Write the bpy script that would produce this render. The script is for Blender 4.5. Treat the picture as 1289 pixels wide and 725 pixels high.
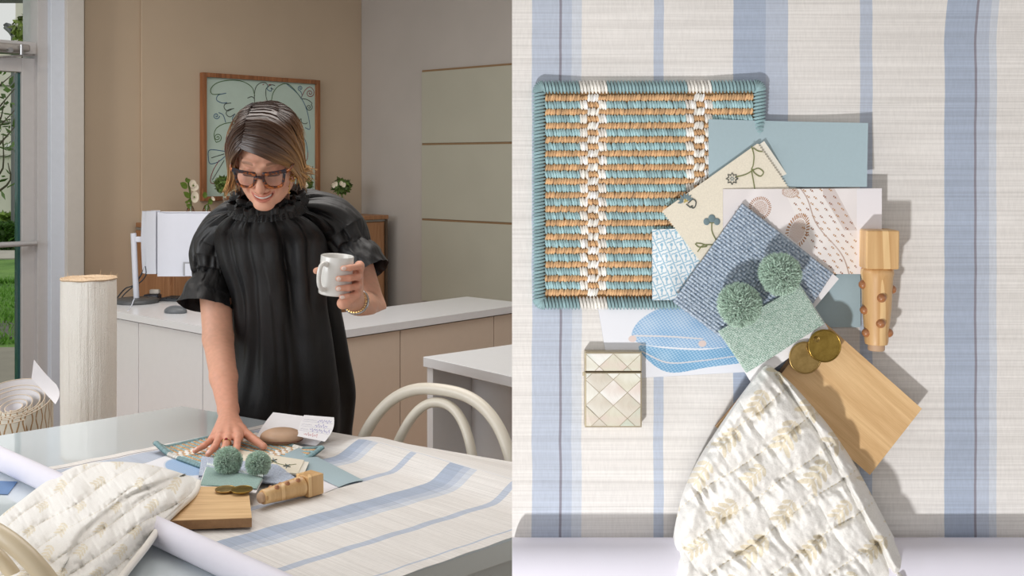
import bpy, bmesh, math, random
import numpy as np
from mathutils import Vector, Matrix
import openvdb

for o in list(bpy.data.objects):
    bpy.data.objects.remove(o, do_unlink=True)
SC = bpy.context.scene
COL = SC.collection
F, PX, PY, CH, TZ = 1400.0, 644.5, 205.0, 1.5, 0.75      # focal in px of a 1289x725 frame, principal point, eye height, table height
rng = np.random.default_rng(7)
random.seed(7)

# ---------------------------------------------------------------- camera
cam_d = bpy.data.cameras.new('camera')
cam = bpy.data.objects.new('camera', cam_d)
COL.objects.link(cam)
cam.location = (0, 0, CH)
cam.rotation_euler = (math.pi / 2, 0, 0)
cam_d.sensor_width = 36.0
cam_d.lens = 36.0 * F / 1289.0
cam_d.shift_y = (PY - 362.5) / 1289.0
cam_d.clip_start = 0.02
SC.camera = cam

# ---------------------------------------------------------------- world, lights, exposure
SC.view_settings.view_transform = 'Standard'
SC.view_settings.look = 'None'
SC.view_settings.exposure = 0.0
SC.view_settings.gamma = 1.0
SC.view_settings.use_curve_mapping = False
W = bpy.data.worlds.new('overcast_sky')
SC.world = W
W.use_nodes = True
bg = W.node_tree.nodes['Background']
bg.inputs[0].default_value = (0.98, 0.96, 0.94, 1)
bg.inputs[1].default_value = 0.74

def light(name, kind, loc, target, energy, color, size=1.0, size_y=None, spread=None, spot=None, blend=.5):
    L = bpy.data.lights.new(name, kind)
    L.energy = energy
    L.color = color
    if kind == 'AREA':
        L.size = size
        if size_y:
            L.shape = 'RECTANGLE'
            L.size_y = size_y
        if spread:
            L.spread = math.radians(spread)
    elif kind == 'SPOT':
        L.spot_size = math.radians(spot)
        L.spot_blend = blend
        L.shadow_soft_size = size
    o = bpy.data.objects.new(name, L)
    COL.objects.link(o)
    o.location = loc
    d = Vector(target) - Vector(loc)
    o.rotation_euler = d.to_track_quat('-Z', 'Y').to_euler()
    return o

# tall shop windows behind and to the left of the camera (daylight), a soft warm fill added under the ceiling
light('window_daylight', 'AREA', (-4.0, 0.9, 2.2), (-0.9, 3.9, 0.9), 84, (0.93, 0.96, 1.0), 2.6, 2.0)
light('ceiling_fill', 'AREA', (-0.9, 4.0, 3.05), (-0.9, 4.1, 0), 66, (1.0, 0.965, 0.93), 2.4, 2.4)
light('wall_washer', 'SPOT', (-2.9, 4.6, 2.9), (-2.2, 6.4, 1.0), 34, (1.0, 0.86, 0.68), 0.12, spot=85, blend=1.0)
light('sample_lamp', 'SPOT', (-0.64, -0.33, 0.20), (0.36, 1.4, 1.38), 136, (0.99, 0.985, 0.98), 0.06, spot=52, blend=.3)

# ---------------------------------------------------------------- coordinates
def P(x, y, d):
    return np.array([(x - PX) * d / F, d, CH - (y - PY) * d / F])
def T(x, y, z=TZ):
    d = (CH - z) * F / (y - PY)
    return np.array([(x - PX) * d / F, d, z])
PD = 1.40                                                  # distance of the upright sample table from the eye
def Q(x, y, h=0.0):                                        # a point h metres in front of the upright table top
    return P(x, y, PD - h)
U = np.array([math.sin(math.radians(42)), math.cos(math.radians(42)), 0])    # room axis along the picture wall
V = np.array([-math.cos(math.radians(42)), math.sin(math.radians(42)), 0])   # room axis along the green wall, away
Z = np.array([0, 0, 1.0])

# ---------------------------------------------------------------- mesh helpers
def mk(name, verts, faces, mat, parent=None, smooth=True, col=None, uv=None, label=None, cat=None, group=None, kind=None):
    verts = np.asarray(verts, dtype=np.float64).reshape(-1, 3)
    lo, hi = verts.min(0), verts.max(0)
    piv = np.array([(lo[0] + hi[0]) / 2, (lo[1] + hi[1]) / 2, lo[2]])
    me = bpy.data.meshes.new(name)
    vv = verts - piv
    if isinstance(faces, np.ndarray) and faces.ndim == 2:
        n, k = faces.shape
        me.vertices.add(len(vv))
        me.vertices.foreach_set('co', vv.astype(np.float32).ravel())
        me.loops.add(n * k)
        me.loops.foreach_set('vertex_index', faces.astype(np.int32).ravel())
        me.polygons.add(n)
        me.polygons.foreach_set('loop_start', np.arange(0, n * k, k, dtype=np.int32))
        me.polygons.foreach_set('loop_total', np.full(n, k, dtype=np.int32))
        me.update(calc_edges=True)
    else:
        me.from_pydata([tuple(v) for v in vv], [], [tuple(int(i) for i in f) for f in faces])
        me.update()
    me.validate()
    if smooth:
        me.polygons.foreach_set('use_smooth', np.ones(len(me.polygons), dtype=bool))
        if len(me.polygons) < 150000: me.set_sharp_from_angle(angle=math.radians(62))
    if col is not None:
        c = np.ones((len(vv), 4), dtype=np.float32)
        c[:, :3] = np.asarray(col)[:, :3]
        at = me.color_attributes.new('Col', 'FLOAT_COLOR', 'POINT')
        at.data.foreach_set('color', c.ravel())
    if uv is not None:
        ul = me.uv_layers.new(name='UVMap')
        li = np.zeros(len(me.loops), dtype=np.int32)
        me.loops.foreach_get('vertex_index', li)
        ul.data.foreach_set('uv', np.asarray(uv, dtype=np.float32)[li].ravel())
    me.materials.append(mat)
    o = bpy.data.objects.new(name, me)
    COL.objects.link(o)
    if parent is not None:
        o.parent = parent
        base = np.array(wl(parent))
        o.location = piv - base
    else:
        o.location = piv
    o['wl'] = [float(v) for v in piv]
    tag(o, label, cat, group, kind)
    return o

def wl(o):
    return o['wl']

def tag(o, label=None, cat=None, group=None, kind=None):
    if label: o['label'] = label
    if cat: o['category'] = cat
    if group: o['group'] = group
    if kind: o['kind'] = kind
    return o

def thing(name, loc, label, cat, group=None):
    o = bpy.data.objects.new(name, None)
    o.empty_display_size = .05
    COL.objects.link(o)
    o.location = [float(v) for v in loc]
    o['wl'] = [float(v) for v in loc]
    return tag(o, label, cat, group)

class MB:
    def __init__(s):
        s.v = []; s.f = []
    def add(s, v, f):
        n = len(s.v)
        s.v += [tuple(map(float, p)) for p in v]
        s.f += [tuple(i + n for i in q) for q in f]
        return s
    def box(s, o, a, b, c):                               # corner + three edge vectors
        o, a, b, c = map(np.asarray, (o, a, b, c))
        if np.dot(np.cross(a, b), c) < 0: a, b = b, a
        v = [o, o + a, o + a + b, o + b, o + c, o + a + c, o + a + b + c, o + b + c]
        return s.add(v, [(3, 2, 1, 0), (4, 5, 6, 7), (0, 1, 5, 4), (1, 2, 6, 5), (2, 3, 7, 6), (3, 0, 4, 7)])
    def tube(s, pts, r, n=10, cap=True, sx=1.0, up=None):
        v, f = tube(pts, r, n, cap, sx, up)
        return s.add(v, f)
    def build(s, name, mat, parent=None, smooth=False, bevel=0, seg=2, **k):
        o = mk(name, s.v, s.f, mat, parent, smooth, **k)
        if bevel:
            m = o.modifiers.new('bevel', 'BEVEL')
            m.width = bevel; m.segments = seg; m.limit_method = 'ANGLE'
            m.harden_normals = False
            o.data.polygons.foreach_set('use_smooth', np.ones(len(o.data.polygons), dtype=bool))
            w = o.modifiers.new('wn', 'WEIGHTED_NORMAL')
        return o

def frames(pts, up=None):
    pts = np.asarray(pts, float)
    t = np.gradient(pts, axis=0)
    t /= np.linalg.norm(t, axis=1)[:, None] + 1e-12
    n0 = np.array(up if up is not None else ([0, 0, 1] if abs(t[0][2]) < .9 else [1, 0, 0]), float)
    N = []
    n = n0
    for k in range(len(pts)):
        n = n - t[k] * np.dot(n, t[k])
        n /= np.linalg.norm(n) + 1e-12
        N.append(n)
    N = np.array(N)
    return t, N, np.cross(t, N)

def tube(pts, r, n=10, cap=True, sx=1.0, up=None):
    pts = np.asarray(pts, float)
    t, N, B = frames(pts, up)
    r = np.broadcast_to(r, (len(pts),))
    a = np.linspace(0, 2 * np.pi, n, endpoint=False)
    v = (pts[:, None] + r[:, None, None] * (np.cos(a)[None, :, None] * N[:, None] * sx + np.sin(a)[None, :, None] * B[:, None])).reshape(-1, 3)
    f = []
    for i in range(len(pts) - 1):
        for j in range(n):
            k = (j + 1) % n
            f.append((i * n + j, i * n + k, (i + 1) * n + k, (i + 1) * n + j))
    if cap:
        f.append(tuple(range(n))[::-1])
        f.append(tuple((len(pts) - 1) * n + j for j in range(n)))
    return v, f

def smoothline(p, n=40, closed=False):                    # Catmull-Rom through points of any dimension
    p = np.asarray(p, float)
    m = len(p)
    if closed: q = np.vstack([p[-1], p, p[0], p[1]]); seg = m
    else: q = np.vstack([2 * p[0] - p[1], p, 2 * p[-1] - p[-2]]); seg = m - 1
    out = []
    for u in np.linspace(0, seg, n, endpoint=not closed):
        i = min(int(u), seg - 1); t = u - i
        a, b, c, d = q[i], q[i + 1], q[i + 2], q[i + 3]
        out.append(.5 * ((2 * b) + (-a + c) * t + (2 * a - 5 * b + 4 * c - d) * t * t + (-a + 3 * b - 3 * c + d) * t ** 3))
    return np.array(out)

def gridfaces(nr, nc, wrap=False):
    i, j = np.meshgrid(np.arange(nr - 1), np.arange(nc if wrap else nc - 1), indexing='ij')
    k = (j + 1) % nc
    return np.stack([i * nc + j, i * nc + k, (i + 1) * nc + k, (i + 1) * nc + j], -1).reshape(-1, 4)

def shell(G, th):
    """grid of points (nr, nc, 3) -> closed sheet th thick, the grid being the upper side; returns verts, faces"""
    nr, nc = G.shape[:2]
    du = np.gradient(G, axis=0); dv = np.gradient(G, axis=1)
    N = np.cross(dv, du); N /= np.linalg.norm(N, axis=2)[..., None] + 1e-12
    lo = G - N * th
    v = np.concatenate([G.reshape(-1, 3), lo.reshape(-1, 3)])
    f = gridfaces(nr, nc)
    n = nr * nc
    g = f[:, ::-1] + n
    idx = np.arange(n).reshape(nr, nc)
    ring = np.concatenate([idx[0, :], idx[1:, -1], idx[-1, -2::-1], idx[-2:0:-1, 0]])
    r2 = np.roll(ring, -1)
    side = np.stack([ring, ring + n, r2 + n, r2], -1)
    return v, np.concatenate([f[:, ::-1], g[:, ::-1], side]), N

def quadgrid(c, nr, nc):
    """bilinear grid over corners c = [top-left, top-right, bottom-right, bottom-left]; returns points, u (across), v (down)"""
    c = [np.asarray(p, float) for p in c]
    v, u = np.meshgrid(np.linspace(0, 1, nr), np.linspace(0, 1, nc), indexing='ij')
    a, b = u[..., None], v[..., None]
    return c[0] * (1 - a) * (1 - b) + c[1] * a * (1 - b) + c[2] * a * b + c[3] * (1 - a) * b, u, v

def homog(src, dst):
    A = []; B = []
    for (x, y), (X, Y) in zip(src, dst):
        A.append([x, y, 1, 0, 0, 0, -X * x, -X * y]); B.append(X)
        A.append([0, 0, 0, x, y, 1, -Y * x, -Y * y]); B.append(Y)
    h = np.linalg.solve(np.array(A, float), np.array(B, float))
    return np.append(h, 1).reshape(3, 3)

def vnoise(x, y, seed=0):                                 # smooth value noise, arrays in, about -1..1
    x = np.asarray(x, float); y = np.asarray(y, float)
    xi = np.floor(x).astype(np.int64); yi = np.floor(y).astype(np.int64)
    fx = x - xi; fy = y - yi
    fx = fx * fx * (3 - 2 * fx); fy = fy * fy * (3 - 2 * fy)
    def h(a, b):
        n = (a * 374761393 + b * 668265263 + seed * 974711) & 0xffffffff
        n = ((n ^ (n >> 13)) * 1274126177) & 0xffffffff
        return ((n ^ (n >> 16)) & 0xffff) / 32767.5 - 1
    return (h(xi, yi) * (1 - fx) + h(xi + 1, yi) * fx) * (1 - fy) + (h(xi, yi + 1) * (1 - fx) + h(xi + 1, yi + 1) * fx) * fy

def ss(a, b, x):
    t = np.clip((np.asarray(x, float) - a) / (b - a), 0, 1)
    return t * t * (3 - 2 * t)

# ---------------------------------------------------------------- materials
def srgb(r, g, b):
    f = lambda c: (c / 255 / 12.92) if c / 255 <= .04045 else ((c / 255 + .055) / 1.055) ** 2.4
    return np.array([f(r), f(g), f(b)])

class NT:
    def __init__(s, name):
        s.m = bpy.data.materials.new(name); s.m.use_nodes = True
        s.t = s.m.node_tree; s.b = s.t.nodes['Principled BSDF']
    def n(s, typ, ins=None, **k):
        q = s.t.nodes.new(typ)
        for a, b in k.items(): setattr(q, a, b)
        for a, b in (ins or {}).items():
            if isinstance(b, bpy.types.NodeSocket): s.t.links.new(b, q.inputs[a])
            else: q.inputs[a].default_value = b
        return q
    def l(s, a, b): s.t.links.new(a, b)
    def coord(s, which='Object', scale=(1, 1, 1), rot=(0, 0, 0)):
        c = s.n('ShaderNodeTexCoord')
        return s.n('ShaderNodeMapping', {'Vector': c.outputs[which], 'Scale': scale, 'Rotation': rot}).outputs[0]
    def noise(s, vec, scale, detail=3, rough=.5, dist=0):
        return s.n('ShaderNodeTexNoise', {'Vector': vec, 'Scale': scale, 'Detail': detail, 'Roughness': rough, 'Distortion': dist}).outputs[0]
    def ramp(s, fac, stops, interp='LINEAR'):
        r = s.n('ShaderNodeValToRGB', {'Fac': fac})
        r.color_ramp.interpolation = interp
        e = r.color_ramp.elements
        while len(e) < len(stops): e.new(.5)
        for q, (p, c) in zip(e, stops):
            q.position = p; q.color = (*c[:3], 1)
        return r.outputs[0]
    def mix(s, fac, a, b, typ='MIX'):
        q = s.n('ShaderNodeMix', data_type='RGBA', blend_type=typ)
        for i, val in ((0, fac), (6, a), (7, b)):
            if isinstance(val, bpy.types.NodeSocket): s.l(val, q.inputs[i])
            elif i == 0: q.inputs[0].default_value = val
            else: q.inputs[i].default_value = (*val[:3], 1)
        return q.outputs[2]
    def math(s, op, a, b=0.0, clamp=False):
        q = s.n('ShaderNodeMath', operation=op, use_clamp=clamp)
        for i, v in ((0, a), (1, b)):
            if isinstance(v, bpy.types.NodeSocket): s.l(v, q.inputs[i])
            else: q.inputs[i].default_value = v
        return q.outputs[0]
    def bump(s, h, strength=.3, dist=.001):
        q = s.n('ShaderNodeBump', {'Height': h, 'Strength': strength, 'Distance': dist})
        s.l(q.outputs[0], s.b.inputs['Normal'])
    def base(s, c):
        if isinstance(c, bpy.types.NodeSocket): s.l(c, s.b.inputs['Base Color'])
        else: s.b.inputs['Base Color'].default_value = (*c[:3], 1)
        return s
    def rough(s, r):
        s.b.inputs['Roughness'].default_value = r
        return s

def plain(name, c, rough=.5, metal=0, var=.04, scale=30, bump=0, coat=0, sheen=0):
    k = NT(name)
    vec = k.coord()
    nz = k.noise(vec, scale)
    c = np.asarray(c[:3])
    k.base(k.ramp(nz, [(.3, c * (1 - var)), (.7, np.minimum(c * (1 + var), 1))]))
    k.rough(rough)
    k.b.inputs['Metallic'].default_value = metal
    if coat: k.b.inputs['Coat Weight'].default_value = coat
    if sheen: k.b.inputs['Sheen Weight'].default_value = sheen
    if bump: k.bump(nz, .5, bump)
    return k.m

def colmat(name, rough=.8, weave=0, wscale=900, sheen=0, bump=.0006, sss=0, spec=.5, metal=0):
    """colour from the mesh's own colour attribute, with fine fibre relief"""
    k = NT(name)
    a = k.n('ShaderNodeAttribute', attribute_name='Col').outputs['Color']
    vec = k.coord()
    nz = k.noise(vec, wscale, 2)
    k.base(k.mix(.35, a, k.mix(1, a, k.ramp(nz, [(.25, (.72, .72, .72)), (.75, (1.15, 1.15, 1.15))]), 'MULTIPLY')) if weave else a)
    k.rough(rough)
    k.b.inputs['Specular IOR Level'].default_value = spec
    k.b.inputs['Metallic'].default_value = metal
    if sheen: k.b.inputs['Sheen Weight'].default_value = sheen
    if sss:
        k.b.inputs['Subsurface Weight'].default_value = sss
        k.b.inputs['Subsurface Radius'].default_value = (.012, .005, .003)
        k.b.inputs['Subsurface Scale'].default_value = .6
    if bump: k.bump(nz, .6, bump)
    return k.m

def wood(name, c1, c2, scale=1.0, axis=0, rough=.4, grain=60, coat=0.0, kind='Object'):
    """grain streaks run along the given axis"""
    k = NT(name)
    s = [grain * scale] * 3; s[axis] = grain * scale * .06
    vec = k.coord(kind, tuple(s))
    n1 = k.noise(vec, 1.0, 4, .6, .6)
    s2 = [6 * scale] * 3; s2[axis] = .5 * scale
    n2 = k.noise(k.coord(kind, tuple(s2)), 1.0, 2, .5, 1.5)
    w = k.math('ADD', k.math('MULTIPLY', n1, .6), k.math('MULTIPLY', k.math('FRACT', k.math('MULTIPLY', n2, 7.0)), .4))
    k.base(k.ramp(w, [(.25, c1), (.75, c2)]))
    k.rough(rough)
    k.b.inputs['Coat Weight'].default_value = coat
    k.bump(n1, .25, .0004)
    return k.m
# ================================================================ ROOM SHELL
RC = P(453, PY, 8.15) * np.array([1, 1, 0])               # the far room corner, on the floor
def room(s, t, z):
    return RC + s * U + t * V + z * Z
def ray(x, y):
    return np.array([(x - PX) / F, 1.0, -(y - PY) / F])
def on_t(x, y, t=0.0):                                     # pixel -> (s, z) on the plane t = const
    r = ray(x, y); d = (np.dot(RC, V) + t) / np.dot(r, V)
    p = r * d
    return np.dot(p - RC, U), p[2] + CH
def on_s(x, y, s=0.0):
    r = ray(x, y); d = (np.dot(RC, U) + s) / np.dot(r, U)
    p = r * d
    return np.dot(p - RC, V), p[2] + CH
def rbox(mb, s0, s1, t0, t1, z0, z1):
    return mb.box(room(s0, t0, z0), (s1 - s0) * U, (t1 - t0) * V, (z1 - z0) * Z)

def wallpaint(name, c):
    k = NT(name)
    v = k.coord()
    n = k.noise(v, 3, 3)
    c = np.asarray(c)
    k.base(k.ramp(n, [(.3, c * .97), (.7, c * 1.03)])).rough(.75)
    k.bump(k.noise(v, 260, 3), .25, .0012)
    return k.m
M_wall = wallpaint('warm_lit_wall_paint', srgb(186, 168, 146))  # warm lamp light on the back wall partly mixed into its paint colour
M_wall2 = wallpaint('grey_wall_paint', srgb(180, 174, 168))
M_ceil = plain('ceiling_white', srgb(225, 222, 216), .9)
M_frame = plain('grey_painted_aluminium', srgb(176, 175, 176), .45, 0, .02)
M_frame2 = plain('pale_blue_grey_paint', srgb(196, 204, 216), .5, 0, .02)
M_frame3 = plain('warm_grey_paint', srgb(188, 184, 178), .6, 0, .02)
M_rubber = plain('black_rubber', srgb(22, 24, 24), .6)
M_gedge = plain('green_glass_edge', srgb(40, 78, 78), .15)
M_chrome = plain('chrome', srgb(190, 192, 196), .2, 1.0)
k = NT('window_glass')
k.b.inputs['Transmission Weight'].default_value = 1
k.b.inputs['Roughness'].default_value = 0.0
k.b.inputs['IOR'].default_value = 1.02
k.base((.96, 1, .99)); M_glass = k.m

CEIL = 3.15
S_J, _ = on_t(107, 300)                                    # where the plaster wall meets the door column
mb = MB(); rbox(mb, S_J, .15, 0, .15, 0, CEIL); mb.build('wall_back', M_wall, kind='structure')
s176, _ = on_t(176, 300)
mb = MB(); rbox(mb, s176, -.0, -.02, 0, 0, CEIL); mb.build('trim_1', M_wall, kind='structure', bevel=.004)
mb = MB(); rbox(mb, 0, .15, -7, 0, 0, CEIL); mb.build('wall_right', M_wall2, kind='structure')
mb = MB(); rbox(mb, -8, .15, -10, .1, -.12, -.02); subfloor = mb.build('floor', plain('floor_underlay', srgb(120, 95, 70), .7), kind='structure')
mb = MB(); rbox(mb, -7, .15, -8.5, .15, CEIL, CEIL + .12); mb.build('ceiling', M_ceil, kind='structure')
# floor planks, each a piece of the floor
M_plank = wood('oak_floor', srgb(150, 108, 72), srgb(186, 142, 100), 1.0, 0, .45, 40)
pw = .19
cnt = 0
for i in range(-9, 13):
    off = (i * .73) % 1.9
    for j in range(-3, 3):
        a0 = -4.9 + j * 1.9 + off; tt = -6.0 + (i + 9) * pw * 1.0
        # planks only where the photograph's line of sight reaches the floor: along the back wall and the door
        c = room(a0 + .95, tt + 2.0, 0)
        if tt + 2.0 > -.1 or a0 + 1.9 > -.02 or c[1] < 4.3: continue
        m = MB(); rbox(m, a0, a0 + 1.894, tt + 2.0, tt + 2.0 + pw - .004, -.02, 0)
        o = m.build('floor_plank', M_plank, subfloor, bevel=.002, seg=1)

# ---- door wall: glazed door and transom on the left, columns beside it
def fbox(name, mat, x0, x1, t0, t1, z0, z1, parent=None, kind=None, tref=None, bev=.003):
    tr = (t0 + t1) / 2 if tref is None else tref
    s0, _ = on_t(x0, 300, min(t0, t1)); s1, _ = on_t(x1, 300, min(t0, t1))
    m = MB(); rbox(m, s0, s1, t0, t1, z0, z1)
    return m.build(name, mat, parent, kind=kind, bevel=bev)
fbox('trim_2', M_frame3, 84.5, 106, -.16, .10, 0, CEIL, kind='structure')
fbox('trim_3', M_frame2, 64, 86, -.13, .10, 0, CEIL, kind='structure')
fbox('trim_4', M_frame, 47.5, 66, -.09, .10, 0, CEIL, kind='structure')
def z_at(x, y, t=-.05): return on_t(x, y, t)[1]
zt0, zt1 = z_at(30, 70), z_at(30, 57)                      # header bar between door and transom
SL = on_t(-330, 300)[0]
m = MB(); rbox(m, SL, on_t(49, 300, -.05)[0], -.07, .06, zt0 + .01, zt1 + .02); header = m.build('trim_5', M_frame, kind='structure', bevel=.004)
m = MB(); rbox(m, SL - 1.5, SL, -.09, .1, 0, CEIL); m.build('wall_left', M_frame3, kind='structure')
# transom window
win = thing('window_1', room(-2.6, 0, zt1), 'glazed transom above the door', None)
win['kind'] = 'structure'
s1 = on_t(49, 300, -.03)[0]
m = MB(); rbox(m, on_t(46.6, 30, -.03)[0], s1, -.05, .05, zt1, CEIL); m.build('window_frame', M_frame, win, bevel=.003)
m = MB(); rbox(m, on_t(44.5, 30, -.02)[0], on_t(47, 30, -.03)[0], -.035, .03, zt1 + .02, CEIL - .05); m.build('gasket', M_rubber, win)
m = MB(); rbox(m, SL, s1 - .03, -.004, .004, zt1 + .01, CEIL); m.build('pane', M_glass, win)
# door
door = thing('door_1', room(-2.6, -.02, 0), 'glazed grey door', None)
door['kind'] = 'structure'
sd1 = on_t(48.3, 300, -.05)[0]; sd0 = on_t(27.5, 300, -.05)[0]
zd = zt0 - .012
m = MB(); rbox(m, sd0, sd1 - .012, -.05, .02, .01, zd); m.build('door_stile', M_frame, door, bevel=.004)
m = MB(); rbox(m, sd1 - .012, sd1 - .002, -.02, .02, .01, zt0 + .01); m.build('door_gap_seal', M_rubber, door)
m = MB(); rbox(m, sd0 - 1.0, sd0 + .002, -.05, .02, z_at(15, 90), zd); m.build('door_rail', M_frame, door, bevel=.004)
m = MB(); rbox(m, sd0 - 1.0, sd0 + .002, -.05, .02, .01, .24); m.build('door_rail', M_frame, door, bevel=.004)
m = MB(); rbox(m, sd0 - 1.12, sd0 - 1.0, -.05, .02, .01, zd); m.build('door_stile', M_frame, door, bevel=.004)
m = MB(); rbox(m, sd0 - .014, sd0 + .001, -.03, .01, .25, z_at(15, 90) - .003); m.build('glass_edge', M_gedge, door)
m = MB(); rbox(m, sd0 - .98, sd0 - .01, -.006, .002, .24, z_at(15, 90)); m.build('door_pane', M_glass, door)
zb = z_at(25, 307, -.12)
m = MB(); m.tube([room(sd0 - .95, -.12, zb), room(sd1 - .045, -.12, zb)], .015, 12)
m.tube([room(sd1 - .05, -.12, zb), room(sd1 - .05, -.05, zb)], .011, 10); m.build('push_bar', plain('brushed_bar', srgb(168, 168, 170), .4, .2), door, True)
cl = thing('door_closer', room(sd0 - .2, -.09, zd), 'grey surface door closer with chrome arm screws above the glazed door', 'door closer')
zc0, zc1 = z_at(20, 67, -.13), z_at(20, 55, -.13)
m = MB(); rbox(m, SL + .6, on_t(38, 60, -.14)[0], -.15, -.07, zc0 + .012, zc1); m.build('closer_body', plain('closer_grey', srgb(150, 146, 143), .4, .3), cl, bevel=.012, seg=3)
m = MB(); p = room(on_t(26, 60, -.16)[0], -.17, zc0 - .01); m.tube([p, p + Z * .055], .010, 10); m.build('arm_pin', M_chrome, cl, True)
m = MB(); p = room(on_t(13.5, 60, -.17)[0], -.172, zc0 + .012); m.tube([p, p + V * .02], .014, 10)
m.tube([room(on_t(-40, 60)[0], -.175, zc0 - .045), room(on_t(26, 60)[0], -.17, zc0 - .005)], .006, 8); m.build('closer_arm', M_chrome, cl, True)

# ---------------------------------------------------------------- outside
M_grass = NT('lawn_green'); v_ = M_grass.coord()
M_grass.base(M_grass.ramp(M_grass.noise(v_, 1.3, 6, .7), [(.35, srgb(84, 130, 50)), (.65, srgb(138, 180, 90))])).rough(.9)
M_grass.bump(M_grass.noise(v_, 40, 4), .8, .05); M_grass = M_grass.m
m = MB(); rbox(m, -34, 6, .16, 44, -.16, -.08); lawn = m.build('ground', M_grass, kind='structure')
def strip(name, mat, y0, y1, z=-.06, x0=-26, x1=-2.5, th=.04):
    d0 = (CH - z) * F / (y0 - PY); d1 = (CH - z) * F / (y1 - PY)
    m = MB(); m.box((x0, d1, z - th), (x1 - x0, 0, 0), (0, d0 - d1, 0), (0, 0, th)); return m.build(name, mat, kind='structure')
M_conc = plain('concrete', srgb(196, 190, 178), .85, 0, .08, 4)
strip('path', M_conc, 315, 325); strip('pavement', plain('paving', srgb(166, 160, 146), .85, 0, .08, 4), 437, 500); strip('kerb', plain('asphalt', srgb(120, 118, 112), .9, 0, .15, 8), 404, 424)
# rough grass tufts
vt = []; ft = []
for i in range(2600):
    yy = rng.uniform(332, 434); d = (CH + .08) * F / (yy - PY)
    if 15.0 < d < 18.8: d = 14.6
    xx = rng.uniform(-90, 34)
    b = np.array([(xx - PX) * d / F, d, -.08]); h = rng.uniform(.03, .09); w = .012
    a = rng.uniform(0, 6.28); e = np.array([math.cos(a) * w, math.sin(a) * w, 0]); n = len(vt)
    vt += [b - e, b + e, b + np.array([rng.normal() * .03, rng.normal() * .03, h])]; ft.append((n, n + 1, n + 2))
mk('grass', vt, ft, plain('grass_blades', srgb(120, 170, 70), .8, 0, .2), kind='stuff', smooth=False, label='green grass blades on the lawn', cat='grass')
# building
M_fac = wallpaint('pale_stucco', srgb(236, 231, 220))
bl = thing('office_building', (-13, 25, -.08), 'pale low building with panel joints beyond the hedge', 'building')
dB = 25.0
def bbox(name, mat, x0, x1, y0, y1, dd, th=.3, **k):
    a = P(x0, y1, dd); b = P(x1, y0, dd)
    m = MB(); m.box(a, (b[0] - a[0], 0, 0), (0, th, 0), (0, 0, b[2] - a[2])); return m.build(name, mat, bl, **k)
bbox('wall', M_fac, -420, 140, 60, 286, dB)
bbox('upper_wall', M_fac, 19.5, 140, -60, 60, dB - .2)
for yy in (107, 153, 196): bbox('panel_joint', plain('joint_grey', srgb(130, 128, 120), .8), -420, 140, yy, yy + 1.6, dB - .05, .2)
bbox('canopy', plain('canopy_white', srgb(228, 228, 226), .6), 4, 26, 181, 190, dB - 1.2, 1.0, bevel=.08)
w = bbox('window', plain('dark_window', srgb(70, 82, 92), .2), 17, 26, 205, 262, dB - .1, .2)
# hedges
def leaf_cloud(name, centre, rad, n, size, mat, parent=None, **k):
    c = np.asarray(centre); vs = []; fs = []
    for i in range(n):
        d = rng.normal(size=3); d /= np.linalg.norm(d)
        p = c + d * np.asarray(rad) * rng.uniform(.72, 1.0)
        a = rng.normal(size=3); a /= np.linalg.norm(a); b = np.cross(a, d); b /= np.linalg.norm(b) + 1e-9
        s = size * rng.uniform(.6, 1.3); q = len(vs)
        vs += [p - a * s, p + b * s * .45, p + a * s, p - b * s * .45]; fs.append((q, q + 1, q + 2, q + 3))
    return mk(name, vs, fs, mat, parent, smooth=False, **k)
def leafmat(name, c, var=.35):
    k = NT(name)
    g = k.n('ShaderNodeNewGeometry').outputs['Random Per Island']
    c = np.asarray(c)
    k.base(k.ramp(g, [(0, c * (1 - var)), (1, np.minimum(c * (1 + var), 1))])).rough(.6)
    return k.m
M_hedge = leafmat('hedge_leaves', srgb(62, 100, 30), .5)
M_hedge2 = leafmat('bright_leaves', srgb(118, 146, 62), .4)
for i, (x0, x1, yt, yb, d, mat, lab) in enumerate([(-60, 36, 283, 305, 20.5, M_hedge, 'dark clipped hedge at the edge of the lawn'), (-60, 36, 271, 286, 22.5, M_hedge2, 'lighter clipped hedge behind the dark one')]):
    a = P(x0, yb, d); b = P(x1, yt, d)
    h = thing('hedge', ((a[0] + b[0]) / 2, d, a[2]), lab, 'hedge')
    m = MB(); m.box(a + [0, -.3, 0], (b[0] - a[0], 0, 0), (0, .6, 0), (0, 0, b[2] - a[2] - .05)); m.build('branches', plain('hedge_core%d' % i, srgb(48, 72, 26), .9, 0, .4, 12), h)
    vs = []; fs = []
    for q in range(2600):
        p = np.array([rng.uniform(a[0], b[0]), d - .32 if rng.random() < .6 else rng.uniform(d - .3, d + .3), 0]); p[2] = rng.uniform(a[2], b[2]) if p[1] < d - .31 else b[2] - .04
        n = len(vs); e = rng.normal(size=3) * .05; g = rng.normal(size=3) * .05
        vs += [p - e, p + g, p + e, p - g]; fs.append((n, n + 1, n + 2, n + 3))
    mk('foliage', vs, fs, mat, h, smooth=False)
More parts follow.
